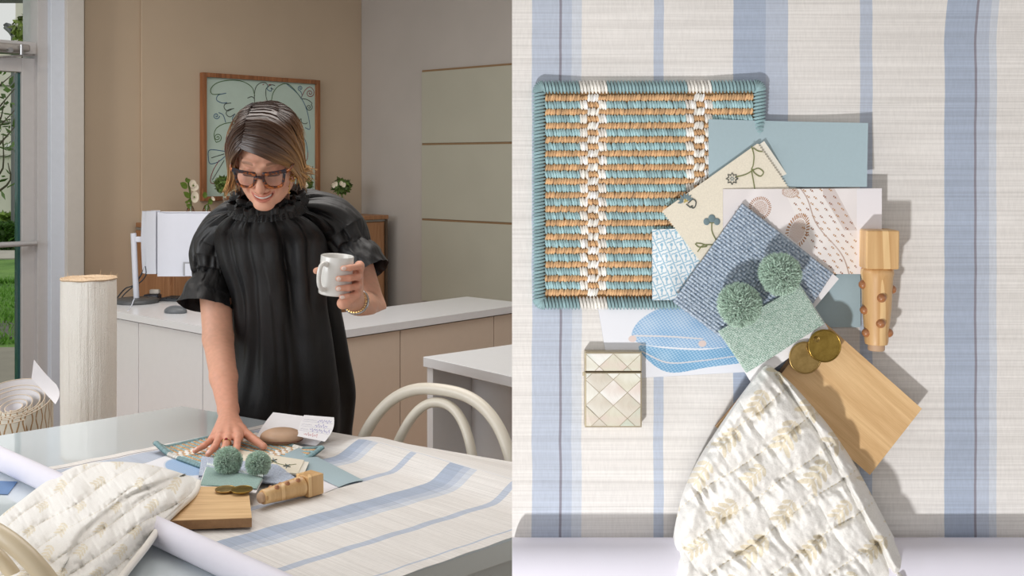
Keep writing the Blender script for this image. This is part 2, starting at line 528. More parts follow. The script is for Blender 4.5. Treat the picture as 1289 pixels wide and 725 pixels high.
# trees outside
tr = thing('tree', P(-30, 330, 16) * [1, 1, 0], 'thin branched shrub tree seen through the door glass', 'tree')
m = MB()
tp = [P(-40, 380, 16), P(-30, 240, 16), P(-16, 160, 16), P(-6, 100, 16)]
m.tube(smoothline(tp, 14), np.linspace(.07, .03, 14), 6)
lv = []; lf = []
for x, y in [(12, 150), (20, 158), (6, 128), (18, 112), (4, 170), (10, 205), (-4, 95), (22, 135), (14, 95)]:
    e = P(x, y, 15.8 + rng.uniform(-.4, .4)); s0 = P(-24, y + 50, 16)
    q = smoothline([s0, (s0 + e) / 2 + rng.normal(size=3) * .12, e], 8); m.tube(q, np.linspace(.022, .006, 8), 5)
    for i in range(13):
        c = q[rng.integers(3, 8)] + rng.normal(size=3) * .12; a = rng.normal(size=3) * .035; b = rng.normal(size=3) * .022; n = len(lv)
        lv += [c - a, c + b, c + a, c - b]; lf.append((n, n + 1, n + 2, n + 3))
m.build('trunk', plain('bark', srgb(96, 88, 74), .9), tr, True)
mk('foliage', lv, lf, leafmat('tree_leaves', srgb(84, 112, 50), .4), tr, smooth=False)
t2 = thing('tree', P(34, 330, 18) * [1, 1, 0], 'leafy yellow green tree in the transom window', 'tree')
m = MB(); m.tube([P(34, 330, 18), P(33, 45, 18)], .08, 6); m.build('trunk', plain('bark_two', srgb(90, 80, 66), .9), t2, True)
leaf_cloud('foliage', P(35, 38, 17.8), (.24, .22, .26), 260, .075, leafmat('yellow_leaves', srgb(128, 146, 66), .4), t2)
# soffit and lamp
m = MB(); a = P(-400, 0, 9.5); m.box(P(-400, 4, 9.2) - [0, 0, 0], (P(52, 4, 9.2) - P(-400, 4, 9.2)), (0, 3.0, 1.0), (0, 0, .35)); m.build('trim_6', plain('soffit_grey', srgb(92, 96, 88), .8, 0, .1), kind='structure')
lp = thing('street_lamp', P(15, 330, 21) * [1, 1, 0], 'small street lamp on a bent pole seen through the transom', 'lamp')
m = MB(); m.tube(smoothline([P(16, 330, 21), P(16, 60, 21), P(15, 44, 21), P(6, 34, 21)], 20), .035, 6); m.build('pole', plain('lamp_pole', srgb(120, 122, 122), .5), lp, True)
m = MB(); m.box(P(3, 31, 21), (.17, 0, -.25), (0, .2, 0), (.07, 0, .05)); m.build('lamp_head', plain('lamp_head', srgb(90, 92, 92), .5), lp, bevel=.02)

# ---------------------------------------------------------------- sage green wall panels on the right wall
M_green = wallpaint('sage_panel_fabric', srgb(174, 172, 157))
M_cop = plain('bronze_trim', srgb(150, 122, 92), .4, .3)
tg, _ = on_s(530.5, 100, -.03)
zs = [on_s(530.5, y, -.03)[1] for y in (89, 181, 275.5, 379)]
for i, lab in enumerate(['uppermost sage green wall panel, with a bronze top edge', 'middle sage green wall panel of the stack', 'lowest sage green wall panel, just above the long counter']):
    g = thing('wall_panel', room(0, (tg - 2.6) / 2, zs[i + 1]), lab, 'wall panel')
    m = MB(); rbox(m, -.03, 0, tg - 2.6, tg, zs[i + 1] + .004, zs[i] - .010); m.build('panel', M_green, g, bevel=.002)
    m = MB(); rbox(m, -.024, 0, tg - 2.6, tg, zs[i] - .0098, zs[i] + .0035); m.build('edge_strip', M_cop, g)
m = MB(); rbox(m, -.02, 0, -7, -.0, 0, .12); m.build('baseboard_right', plain('baseboard_paint', srgb(190, 180, 168), .6), kind='structure')

# ---------------------------------------------------------------- framed dove drawing
pic = thing('framed_picture', room(-.9, -.03, 1.3), 'wooden framed line drawing of two looping birds on a pale green wall sheet', 'picture')
s0, z1 = on_t(254.5, 91, -.05); s1, _ = on_t(402, 104, -.05); _, z0 = on_t(257, 253, -.05)
fw = .028
M_fr = wood('walnut_frame', srgb(118, 74, 44), srgb(160, 106, 68), 1.0, 2, .4)
for nm, a in (('frame_side', (s0, s0 + fw, z0, z1)), ('frame_side', (s1 - fw, s1, z0, z1)), ('frame_side', (s0 + fw, s1 - fw, z1 - fw, z1)), ('frame_side', (s0 + fw, s1 - fw, z0, z0 + fw))):
    m = MB(); rbox(m, a[0], a[1], -.062, -.021, a[2], a[3]); m.build(nm, M_fr, pic, bevel=.002)
m = MB(); rbox(m, s0 + fw, s1 - fw, -.036, -.022, z0 + fw, z1 - fw); m.build('backing_sheet', plain('pale_green_sheet', srgb(182, 202, 192), .7, 0, .05, 6), pic)
def pl(pts):                                              # pixel line of the zoomed crop (665x725 px over 245..410, 80..260)
    out = []
    for x, y in pts:
        s, z = on_t(245 + x * 165 / 665, 80 + y * 180 / 725, -.037); out.append(room(s, -.037, z))
    return np.array(out)
def spiral(cx, cy, r, turns, a0, sgn=1):
    return [(cx + r * (1 - i / 26) * math.cos(a0 + sgn * turns * 6.28 * i / 26), cy + r * (1 - i / 26) * math.sin(a0 + sgn * turns * 6.28 * i / 26)) for i in range(26)]
inks = {'green': plain('green_ink', srgb(74, 104, 60), .6), 'blue': plain('blue_ink', srgb(62, 96, 128), .6), 'grey': plain('dark_ink', srgb(70, 78, 70), .6), 'red': plain('red_ink', srgb(136, 66, 70), .6)}
strokes = [
 ('green', [(305, 165), (290, 120), (240, 90), (170, 85), (110, 100), (82, 130), (90, 155), (130, 155)]),
 ('blue', [(160, 150), (120, 160), (112, 185), (140, 200), (165, 198)]), ('grey', [(185, 200), (155, 205), (150, 225), (168, 240), (190, 230)]),
 ('grey', [(200, 228), (170, 235), (160, 255), (178, 270), (205, 255)]), ('blue', [(205, 255), (195, 270), (192, 285), (210, 290)]),
 ('grey', [(305, 215), (303, 160), (312, 118), (335, 98), (360, 98), (372, 115), (362, 130), (362, 165), (370, 195)]), ('blue', [(372, 112), (368, 130), (388, 140), (390, 120)]),
 ('red', [(345, 108), (352, 104)]), ('red', [(375, 108), (388, 106)]), ('grey', [(365, 125), (380, 112), (395, 108), (408, 112)]), ('grey', [(385, 125), (400, 130)]), ('grey', [(268, 175), (290, 168), (305, 180)]),
 ('green', [(388, 200), (398, 150), (425, 115), (465, 102), (500, 125), (540, 175)]), ('blue', [(465, 102), (520, 150), (555, 200), (575, 260), (585, 330), (560, 325)]),
 ('blue', spiral(537, 125, 14, 1.6, 1.6)), ('blue', [(537, 140), (545, 160), (538, 178)]), ('red', [(540, 175), (560, 135), (585, 118), (603, 135)] + spiral(585, 150, 20, 1.8, 0)),
 ('grey', [(542, 178), (570, 182), (595, 200)] + spiral(580, 222, 18, 1.8, -.9)), ('grey', [(480, 240), (475, 262), (492, 275), (505, 262)]), ('grey', [(505, 262), (508, 285), (530, 290), (540, 278)]), ('grey', [(540, 278), (545, 300), (565, 305), (572, 298)]),
 ('blue', [(512, 312), (520, 335), (548, 365), (565, 400), (574, 450)]), ('blue', [(512, 312), (518, 355)]), ('red', [(574, 450), (572, 480), (560, 500)]),
 ('blue', spiral(110, 265, 17, 1.7, 0)), ('blue', [(122, 248), (145, 262), (158, 300)]), ('green', [(205, 295), (150, 305), (110, 328), (98, 365), (108, 398)] + spiral(116, 375, 22, 2.0, 1.6, -1)),
 ('red', [(195, 305), (170, 340), (158, 400), (156, 450)]), ('blue', [(155, 445), (78, 438), (70, 478), (80, 508), (120, 498), (155, 470)]), ('grey', [(85, 478), (150, 458)]),
 ('red', [(125, 490), (95, 540), (80, 590), (92, 608), (130, 590)]), ('grey', [(150, 490), (120, 540), (90, 590)]), ('green', spiral(572, 572, 12, 1.5, 0)), ('grey', [(600, 520), (590, 560), (602, 590)])]
for ink, pts in strokes:
    v, f = tube(smoothline(pl(pts), len(pts) * 5 if len(pts) < 20 else len(pts) * 2), .0028, 5, sx=.3, up=-V)
    mk('drawn_line', v, f, inks[ink], pic)

# ---------------------------------------------------------------- reception counter, desk, cabinet
M_white = plain('white_laminate', srgb(222, 223, 225), .35, 0, .01)
M_wtop = plain('white_counter_top', srgb(226, 228, 232), .22, 0, .01)
C0 = T(350, 427) * [1, 1, 0]
def cpt(s, t, z): return C0 + s * U + t * V + z * Z
def cbox(mb, s0, s1, t0, t1, z0, z1): return mb.box(cpt(s0, t0, z0), (s1 - s0) * U, (t1 - t0) * V, (z1 - z0) * Z)
cn = thing('reception_counter', cpt(.5, .5, 0), 'long low white counter turning a corner behind the woman', 'counter')
LR = 1.62
# L-shaped worktop as one solid
tp = [(0, 0), (LR, 0), (LR, .46), (.72, .46), (.72, 1.62), (0, 1.62)]
v = [cpt(a - .01 * (a == 0), b - .01 * (b == 0), z) for z in (.715, .75) for a, b in tp]
mk('worktop', v, [(5, 4, 3, 2, 1, 0), (6, 7, 8, 9, 10, 11)] + [(i, (i + 1) % 6, (i + 1) % 6 + 6, i + 6) for i in range(6)], M_wtop, cn, smooth=False)
sm = None
M_white_shaded = plain('shaded_white_laminate', srgb(212, 196, 180), .4, 0, .01)  # white laminate with the warm shade of the front face put into its colour
for a, b in ((0.003, .70), (.706, 1.35), (1.356, LR - .01)):
    m = MB(); cbox(m, a, b, .004, .02, .02, .708); m.build('front_panel', M_white_shaded, cn, bevel=.0015, seg=1)
for a, b in ((.023, .58), (.586, 1.15), (1.156, 1.61)):
    m = MB(); cbox(m, .004, .02, a, b, .02, .708); m.build('side_panel', M_white, cn, bevel=.0015, seg=1)
m = MB(); cbox(m, .022, LR - .02, .022, .44, 0, .706); cbox(m, .022, .70, .45, 1.6, 0, .706); m.build('carcass', M_white, cn)
# second desk in front right
D0 = T(532.5, 449) * [1, 1, 0]
ua = T(644, 474) * [1, 1, 0] - D0; ua /= np.linalg.norm(ua)
ub = np.array([-ua[1], ua[0], 0]); 
if ub[1] < 0: ub = -ub
def dbox(mb, a0, a1, b0, b1, z0, z1): return mb.box(D0 + a0 * ua + b0 * ub + z0 * Z, (a1 - a0) * ua, (b1 - b0) * ub, (z1 - z0) * Z)
dk = thing('desk', D0, 'white laminate desk standing in front of the long counter', 'desk')
m = MB(); dbox(m, 0, 1.5, 0, .72, .712, .75); m.build('desk_top', M_wtop, dk, bevel=.002)
m = MB(); dbox(m, .012, .05, .01, .70, 0, .712); m.build('leg_panel', M_white, dk, bevel=.002)
m = MB(); dbox(m, 1.45, 1.488, .01, .70, 0, .712); m.build('leg_panel', M_white, dk, bevel=.002)
m = MB(); dbox(m, .05, 1.45, .20, .22, .10, .712); m.build('modesty_panel', M_white, dk, bevel=.002)
# timber cabinet
M_cab = wood('cabinet_veneer', srgb(142, 100, 68), srgb(166, 122, 86), 1.0, 2, .45, 40)
sf, zc = on_t(488, 270.5, -.42); s_l, _ = on_t(214, 300, -.42)
cb = thing('cabinet', room((sf + s_l) / 2, -.2, 0), 'low timber cabinet with a pale top against the picture wall', 'cabinet')
m = MB(); rbox(m, s_l, sf - .02, -.41, -.03, .06, zc - .045); m.build('body', M_cab, cb, bevel=.003)
m = MB(); rbox(m, s_l, sf, -.43, -.03, zc - .028, zc); m.build('cabinet_top', M_cab, cb, bevel=.003)
m = MB(); rbox(m, s_l, sf - .02, -.415, -.03, zc - .043, zc - .029); m.build('edge_band', plain('steel_band', srgb(150, 148, 142), .4, .5), cb)
m = MB(); rbox(m, sf - .019, sf, -.42, -.03, 0, zc - .03); m.build('side_panel', plain('dark_edge', srgb(84, 68, 52), .6), cb)
for i in range(3):
    a = s_l + .02 + (sf - s_l - .06) / 3 * i; b = a + (sf - s_l - .06) / 3 - .006
    m = MB(); rbox(m, a, b, -.428, -.411, .08, zc - .05); m.build('cabinet_door', M_cab, cb, bevel=.002)
m = MB(); rbox(m, sf - .48, sf - .25, -.36, -.2, zc, zc + .028); m.build('white_box', M_wtop, None, bevel=.004, label='small flat white box on the right end of the timber cabinet', cat='box')
bx = thing('tissue_packet', room(sf - .66, -.3, zc), 'low white packet with a blue mark beside the small flat white box', 'packet')
m = MB(); rbox(m, sf - .74, sf - .50, -.39, -.25, zc, zc + .022); m.build('packet_body', M_wtop, bx, bevel=.006)
m = MB(); rbox(m, sf - .68, sf - .58, -.36, -.29, zc + .0222, zc + .024); m.build('blue_mark', plain('blue_mark', srgb(72, 106, 168), .5), bx)

# ---------------------------------------------------------------- flowers on the cabinet
M_stem = plain('stem_green', srgb(92, 112, 50), .6); M_leafg = plain('leaf_green', srgb(96, 122, 44), .55, 0, .2, 60); M_petal = plain('petal_white', srgb(238, 228, 208), .6)
k = NT('vase_glass'); k.b.inputs['Transmission Weight'].default_value = 1; k.b.inputs['Roughness'].default_value = .03; k.base((.95, .97, .95)); M_vase = k.m
tF = -.23
def wp(x, y, t=tF):
    s, z = on_t(x, y, t); return room(s, t, z)
def flat_leaf(name, x, y, w, h, ang, mat, parent, t=tF, disc=False, cup=.25):
    c = wp(x, y, t); n = 14
    u = U * math.cos(ang) + Z * math.sin(ang); v = -U * math.sin(ang) + Z * math.cos(ang)
    vs = [c - V * 0.0]; 
    for r in (.5, 1.0):
        for i in range(n):
            a = 2 * math.pi * i / n
            rx, ry = math.cos(a) * r, math.sin(a) * r * ((1 if disc else (1 - .55 * abs(math.cos(a)) ** 3)))
            vs.append(c + u * rx * w + v * ry * h - V * cup * w * (r * r) * (1 if disc else abs(math.sin(a))))
    fs = [(0, 1 + i, 1 + (i + 1) % n) for i in range(n)] + [(1 + i, 1 + n + i, 1 + n + (i + 1) % n, 1 + (i + 1) % n) for i in range(n)]
    return mk(name, vs, fs, mat, parent)
def vase_at(x, ytop, t, parent):
    s, z = on_t(x, ytop, t)
    prof = [(.028, 0), (.032, .01), (.03, .06), (.014, .10), (.011, z - zc - .0), (.014, z - zc + .01)]
    vs, fs = [], []
    for r, h in prof:
        for i in range(14):
            a = 2 * math.pi * i / 14; vs.append(room(s, t, zc + h) + np.array([math.cos(a) * r, math.sin(a) * r, 0]))
    for j in range(len(prof) - 1):
        for i in range(14): fs.append((j * 14 + i, j * 14 + (i + 1) % 14, (j + 1) * 14 + (i + 1) % 14, (j + 1) * 14 + i))
    fs.append(tuple(range(14))[::-1])
    return mk('vase', vs, fs, M_vase, parent)
f1 = thing('flower_stem', wp(240, 290), 'tall stem with large white blossoms and round leaves above the monitor, leftmost flowers', 'flowers')
v, f = tube(smoothline([wp(239.6, 292), wp(240.5, 262), wp(239.5, 245), wp(237, 229), wp(236, 226)], 14), .006, 6); mk('stem', v, f, M_stem, f1)
vase_at(239.8, 281, tF, f1)
for x, y, w, h, a in ((231.3, 233.5, .03, .02, -.6), (235, 245.5, .03, .017, -.7), (237.8, 259.5, .022, .015, -.5), (236.5, 227.5, .018, .013, .3), (234.5, 226, .014, .01, 1.2), (238.5, 252.5, .016, .012, .2), (234.8, 254.5, .012, .01, 0)):
    flat_leaf('leaf', x, y, w, h, a, M_leafg, f1, tF - .01)
for x, y, w, h, a in ((242, 231.5, .025, .026, .4), (245, 235, .022, .026, .9), (243.5, 237.5, .022, .015, 0), (244.5, 248, .028, .036, 0)):
    flat_leaf('petal', x, y, w, h, a, M_petal, f1, tF - .03, True)
for x, y in ((243.5, 233.5), (244.6, 248)):
    v, f = tube([wp(x, y, tF - .045), wp(x, y, tF - .035)], .006, 8); mk('flower_eye', v, f, M_stem, f1)
f2 = thing('flower_stem', wp(260, 290), 'short green bud stem with one small white petal, beside the taller blossoms', 'flowers')
v, f = tube(smoothline([wp(260, 292), wp(260.3, 266), wp(262, 256), wp(266, 251)], 12), .005, 6); mk('stem', v, f, M_stem, f2)
flat_leaf('petal', 267.7, 250, .017, .01, -.8, M_petal, f2, tF - .03, True)
for x, y in ((260, 261), (264.5, 253.5), (257.5, 245.5)): flat_leaf('bud', x, y, .017, .02, .1, M_leafg, f2, tF - .01, True)
vase_at(260.2, 283, tF, f2)
def pompom_plant(name, x, y, rad, lab, nblob, t, ytop):
    g = thing(name, wp(x, 290, t), lab, 'plant'); c = wp(x, y, t)
    leaf_cloud('foliage', c, (rad, rad, rad * .85), 300, .022, leafmat(name + '_leaf', srgb(84, 108, 46), .4), g)
    m = MB(); 
    for i in range(60):
        d = rng.normal(size=3); d /= np.linalg.norm(d); m.tube([c - Z * rad * .4, c + d * rad * .85], .002, 4)
    m.build('twigs', M_stem, g, True)
    v, f = tube([wp(x + .3, ytop, t), c - Z * rad * .4], .004, 6); mk('stem', v, f, M_stem, g)
    vase_at(x + .3, ytop, t, g)
    for px, py in nblob:
        for j in range(3): flat_leaf('petal', px + rng.uniform(-.8, .8), py + rng.uniform(-.8, .8), .016, .014, rng.uniform(0, 3), M_petal, g, t - rad, True)
pompom_plant('potted_sprig', 282.5, 232, .062, 'bushy dark green sprig in front of the framed picture', [], -.25, 247)
pompom_plant('posy', 430.5, 234, .064, 'round green posy with small white flowers near the room corner', [(422.5, 231.5), (419.5, 233.5), (429.5, 230.5), (432.5, 233)], -.23, 249)
pompom_plant('posy', 384, 232, .045, 'small flower tuft peeking out just right of the woman\'s collar', [(381.5, 231.5), (385, 233)], -.23, 246)
# ================================================================ DESK ITEMS (background)
M_mon = plain('monitor_white', srgb(206, 210, 222), .4, 0, .01)
M_dark = plain('dark_plastic', srgb(58, 62, 68), .4)
M_dark2 = plain('navy_plastic', srgb(36, 42, 58), .4)
mo = thing('monitor', T(172, 381), 'white curved monitor seen from behind on a round dark foot', 'monitor')
def mon_sheet(name, x0, x1, yt0, yb0, mat, dd=0.0, th=.03, nc=14):
    G = np.zeros((6, nc, 3))
    for j, x in enumerate(np.linspace(x0, x1, nc)):
        d = 5.9 + .00006 * max(0, 215 - x) ** 2 + dd
        drop = 3 * max(0, (187 - x) / 9) ** 2 * .3
        for i, q in enumerate(np.linspace(0, 1, 6)):
            y = (yt0 + drop * .2) * (1 - q) + (yb0 - drop) * q
            xx = x + (2.5 * abs(q - .45) ** 1.5 * 2 if x < 182 else 0)
            G[i, j] = P(xx, y, d)
    v, f, _ = shell(G, -th)
    o = mk(name, v, f, mat, mo); m = o.modifiers.new('b', 'BEVEL'); m.width = .004; m.segments = 2; m.limit_method = 'ANGLE'
    return o
mon_sheet('back_cover', 177.6, 196.2, 265.5, 344.5, M_mon)
mon_sheet('dark_band', 196.2, 198.9, 267, 345, M_dark, .012)
mon_sheet('back_cover', 198.9, 330, 267.5, 347, M_mon)
m = MB(); m.box(P(230.5, 347, 5.888), (.042, 0, 0), (0, .006, 0), (0, 0, .072)); m.build('cable_bay', plain('bay_shadow_grey', srgb(150, 152, 158), .5), mo)
m = MB(); m.box(P(232.8, 347.2, 5.884), (.034, 0, 0), (0, .006, 0), (0, 0, .064)); m.build('bay_cover', M_mon, mo)
m = MB(); m.tube([P(172, 380, 6.0), P(170, 340, 6.0), P(168, 293.5, 6.0)], .0155, 14); m.build('stand_pole', M_mon, mo, True)
m = MB(); m.box(P(170, 305, 5.99), P(184, 305, 6.0) - P(170, 305, 5.99), (0, .03, 0), (0, 0, .03)); m.build('arm', M_mon, mo, bevel=.004)
m = MB(); b_ = T(172.3, 381) + Z * .001; m.tube([b_, b_ + Z * .016, b_ + Z * .022], [.115, .115, .105], 36); m.build('foot', plain('foot_grey', srgb(70, 72, 74), .45), mo, True)
m = MB(); m.tube(smoothline([P(182, 323, 5.98), P(181.5, 336, 5.98), P(177, 347, 6.0), P(168, 359, 6.05), P(158, 363, 6.08), P(149, 373, 6.1), T(146, 379)], 30), .004, 6)
m.tube(smoothline([P(183, 335, 5.96), P(184, 345, 5.96), P(178, 354, 6.0), P(166, 362, 6.05), P(155, 372, 6.08), T(150, 381)], 30), .0035, 6); m.build('cable', M_dark, mo, True)
m = MB(); m.tube(smoothline([P(169, 376, 5.88), P(165, 386, 5.8), T(161, 391)], 12), .003, 6); m.build('white_cable', M_mon, mo, True)
dc = T(191, 378); m = MB(); m.box(dc - [.05, 0, 0], (.085, 0, 0), (0, .07, 0), (0, 0, .03)); m.build('dock', M_dark2, None, bevel=.01, seg=3, label='small dark blue rounded dock beside the monitor foot', cat='dock')
m = MB(); m.box(dc + [-.02, .015, .031], (.055, 0, 0), (0, .03, 0), (0, 0, .026)); m.build('charger_block', plain('charger_white', srgb(214, 206, 196), .5), None, bevel=.008, seg=3, label='white charger block resting on the dark blue dock', cat='charger')
kb = thing('keyboard', T(215, 378), 'dark keyboard lying on the desk behind the woman', 'keyboard')
ka = T(200, 379); kx = np.array([.40, -.10, 0]); ky = np.array([.03, .12, 0])
m = MB(); m.box(ka, kx, ky, (0, 0, .012)); m.build('keyboard_tray', M_dark, kb, bevel=.003)
kd = plain('key_black', srgb(44, 48, 54), .5)
proto = None
for i in range(4):
    for j in range(12):
        if proto is None:
            m = MB(); m.box(ka + kx * .02 + ky * .06 + [0, 0, .012], kx * .07, ky * .19, (0, 0, .006)); proto = m.build('key', kd, kb, bevel=.001, seg=1); pl0 = proto.location.copy()
        else:
            o = proto.copy(); COL.objects.link(o); o.parent = kb; o.location = pl0 + Vector(kx * (.08 * j) + ky * (.23 * i))
def blob(name, c, r, mat, parent=None, n=20, p=2.0, flat=None, **k):
    """rounded lump; r = three radius vectors"""
    vs = []
    for i in range(n + 1):
        th = math.pi * i / n
        for j in range(n * 2):
            ph = math.pi * j / n
            x, y, z = math.sin(th) * math.cos(ph), math.sin(th) * math.sin(ph), math.cos(th)
            if flat is not None and z < flat: z = flat
            vs.append(np.asarray(c) + np.asarray(r[0]) * x + np.asarray(r[1]) * y + np.asarray(r[2]) * z)
    return mk(name, vs, gridfaces(n + 1, 2 * n, True)[:, ::-1], mat, parent, **k)
blob('mouse', T(221, 394) + [0, 0, .008], ((.058, -.012, 0), (.01, .034, 0), (0, 0, .03)), plain('mouse_grey', srgb(92, 96, 100), .4), flat=-.25, label='dark grey computer mouse on the white desk edge', cat='mouse')

# ---------------------------------------------------------------- upright bolt of white fabric
bo = thing('fabric_bolt', P(111.5, PY, 4.1) * [1, 1, 0], 'tall upright bolt of cream fabric standing behind the glass table', 'fabric bolt')
bc = P(111.7, PY, 4.1) * [1, 1, 0]; br = 33.2 * 4.1 / 1400; zt = 1.5 - 145.5 * 4.1 / 1400
k = NT('cream_bolt_cloth'); v = k.coord()
k.base(k.ramp(k.noise(v, 5, 4), [(.3, srgb(236, 232, 224)), (.7, srgb(244, 242, 236))])).rough(.85)
h1 = k.noise(k.coord('Object', (60, 60, 2.5)), 1, 3, .6); h2 = k.noise(k.coord('Object', (300, 300, 300)), 1, 2)
k.bump(k.math('ADD', h1, k.math('MULTIPLY', h2, .35)), .8, .010); M_bolt = k.m
nz, na = 60, 96
vs = []
for i in range(nz):
    z = zt * i / (nz - 1)
    for j in range(na):
        a = 2 * math.pi * j / na
        r = br + .0012 * math.sin(a * 9 + z * 3) * math.sin(z * 5 + a) + .001 * vnoise(a * 8, z * 3)
        r = float(r)
        vs.append(bc + [math.cos(a) * r, math.sin(a) * r, z])
o = mk('cloth_roll', vs, gridfaces(nz, na, True), M_bolt, bo)
m = MB()
for rr in np.linspace(.028, br - .001, 9):                 # the wound edges seen at the top
    m.tube([bc + [math.cos(a) * rr, math.sin(a) * rr, zt + .0008 * math.sin(a * 7 + rr * 90)] for a in np.linspace(0, 2 * math.pi, 50)], .0042, 5, False)
m.build('wound_edges', plain('raw_cloth_edge', srgb(200, 176, 148), .9, 0, .2, 300), bo, True)
m = MB(); m.tube([bc + Z * .01, bc + Z * (zt - .006)], br * .985, 40); m.build('core', plain('core_card', srgb(196, 170, 140), .9), bo, True)
vs, fs = [], []
for i in range(150):
    a = rng.uniform(0, 6.28); r = br * rng.uniform(.7, 1.0); p = bc + [math.cos(a) * r, math.sin(a) * r, zt]; q = len(vs)
    e = rng.normal(size=3) * .012 + [math.cos(a) * .004, 0, .008]; w = np.array([.0006, 0, 0]); vs += [p - w, p + w, p + e]; fs.append((q, q + 1, q + 2))
mk('frayed_threads', vs, fs, plain('thread_tan', srgb(206, 176, 140), .9), bo, smooth=False, kind='stuff')

# ---------------------------------------------------------------- loosely coiled patterned paper roll
co = thing('wallpaper_roll', P(20, PY, 3.62) * [1, 1, 0], 'loosely coiled paper roll with brown wavy lines standing by the door', 'paper roll')
cc = P(17, PY, 3.62) * [1, 1, 0]
k = NT('wavy_line_paper'); uvn = k.n('ShaderNodeTexCoord').outputs['UV']
sx = k.n('ShaderNodeSeparateXYZ', {'Vector': uvn}); X, Y = sx.outputs[0], sx.outputs[1]
wob = k.math('MULTIPLY', k.math('SINE', k.math('MULTIPLY', Y, 85.0)), .0034)
par = k.math('SUBTRACT', k.math('MULTIPLY', k.math('FLOOR', k.math('MULTIPLY', k.math('FRACT', k.math('MULTIPLY', X, 1 / .036)), 2.0)), 2.0), 1.0)
# neighbouring lines bend opposite ways so that they form drops
ph = k.math('FRACT', k.math('MULTIPLY', k.math('ADD', X, k.math('MULTIPLY', wob, par)), 1 / .018))
ln = k.math('LESS_THAN', k.math('ABSOLUTE', k.math('SUBTRACT', ph, .5)), .13)
nn = k.noise(k.coord('UV', (400, 90, 1)), 1, 2)
ln = k.math('MULTIPLY', ln, k.math('GREATER_THAN', nn, .34))
geo = k.n('ShaderNodeNewGeometry').outputs['Backfacing']
front = k.mix(ln, srgb(232, 228, 214), srgb(176, 142, 100)); back = srgb(232, 230, 232)
k.base(front).rough(.85); M_wavy = k.m
M_pback = plain('white_paper_back', srgb(232, 229, 232), .85, 0, .02)
N = 420; turns = 6.2
th = np.linspace(0, turns * 2 * np.pi, N)
rr = .018 + (.137 - .018) * (th / th[-1]) ** 1.25
cxo = .030 * (1 - rr / .137); cyo = -.055 * (1 - rr / .137)
rr = rr + .006 * np.sin(th * .37) * (th / th[-1])
a0 = -.9 - th[-1] + 2 * np.pi * 1.0
xs = cc[0] + cxo + rr * np.cos(th + a0); ys = cc[1] + cyo + rr * np.sin(th + a0)
tilt = .682 + (ys - (cc[1] - .137)) * .36 + .004 * np.sin(th * 9) * 0
tail = ss(th[-1] - 1.5, th[-1], th)
ztop = tilt + .0
def coil(off, mat, name, flip):
    G = np.zeros((N, 2, 3)); nx = np.cos(th + a0); ny = np.sin(th + a0)
    for j in (0, 1):
        G[:, j, 0] = xs + off * nx; G[:, j, 1] = ys + off * ny; G[:, j, 2] = 0 if j == 0 else ztop
    L = np.concatenate([[0], np.cumsum(np.hypot(np.diff(xs), np.diff(ys)))])
    uv = np.stack([np.repeat(L, 2), G[:, :, 2].ravel()], 1)
    f = gridfaces(N, 2); return mk(name, G.reshape(-1, 3), f if flip else f[:, ::-1], mat, co, uv=uv)
coil(.0008, M_wavy, 'patterned_face', True)
coil(-.0008, M_pback, 'paper_back', False)
m = MB(); m.tube(np.stack([xs, ys, ztop], 1), .0016, 5); m.build('cut_edge', plain('torn_edge_tan', srgb(206, 190, 170), .9), co, True)
# the free end flares up and outwards at the far right
G, uu, vv = quadgrid([P(43, 459, 3.66), P(71, 484, 3.63), P(70, 509, 3.60), P(40, 476, 3.68)], 12, 12)
G[..., 0] += .012 * np.sin(np.pi * vv) * uu; G[..., 2] += .016 * (1 - vv) * (1 - uu) ** 2 + .0 
v, f, _ = shell(G, .0012); mk('loose_end', v, f, M_pback, co)

# ================================================================ GLASS TABLE
c1, c2 = T(229, 511), T(830, 615)
c3 = c2 - 1.12 * np.array([.717, .697, 0]); c4 = c1 - 1.30 * np.array([.726, .687, 0])
k = NT('back_painted_glass'); k.base(srgb(206, 216, 221)).rough(.06)
k.b.inputs['Coat Weight'].default_value = .6; k.b.inputs['Coat Roughness'].default_value = .02; k.b.inputs['IOR'].default_value = 1.5; M_gtop = k.m
M_tbl = plain('table_white', srgb(206, 209, 206), .4, 0, .01)
tb = thing('table', (c1 + c3) / 2 * [1, 1, 0], 'large white glass-topped work table the woman leans on', 'table')
cen = (c1 + c2 + c3 + c4) / 4
def slab(name, cs, z0, z1, mat, parent, inset=0, bevel=.002):
    cs = [np.asarray(c) + (cen - c) / np.linalg.norm((cen - c)[:2]) * inset for c in cs]
    v = [(*c[:2], z0) for c in cs] + [(*c[:2], z1) for c in cs]
    n = len(cs)
    o = mk(name, v, [tuple(range(n)), tuple(range(2 * n - 1, n - 1, -1))] + [(i, i + n, (i + 1) % n + n, (i + 1) % n) for i in range(n)], mat, parent, smooth=False)
    if bevel:
        m = o.modifiers.new('b', 'BEVEL'); m.width = bevel; m.segments = 2
    return o
slab('glass_top', (c1, c2, c3, c4), .742, .75, M_gtop, tb)
slab('table_frame', (c1, c2, c3, c4), .70, .7415, M_tbl, tb, .006)
slab('apron', (c1, c2, c3, c4), .62, .699, M_tbl, tb, .07)
for c in (c1, c2, c3, c4):
    q = c + (cen - c) / np.linalg.norm(cen - c) * .14
    m = MB(); m.box((q[0] - .03, q[1] - .03, 0), (.06, 0, 0), (0, .06, 0), (0, 0, .62)); m.build('leg', M_tbl, tb, bevel=.004)

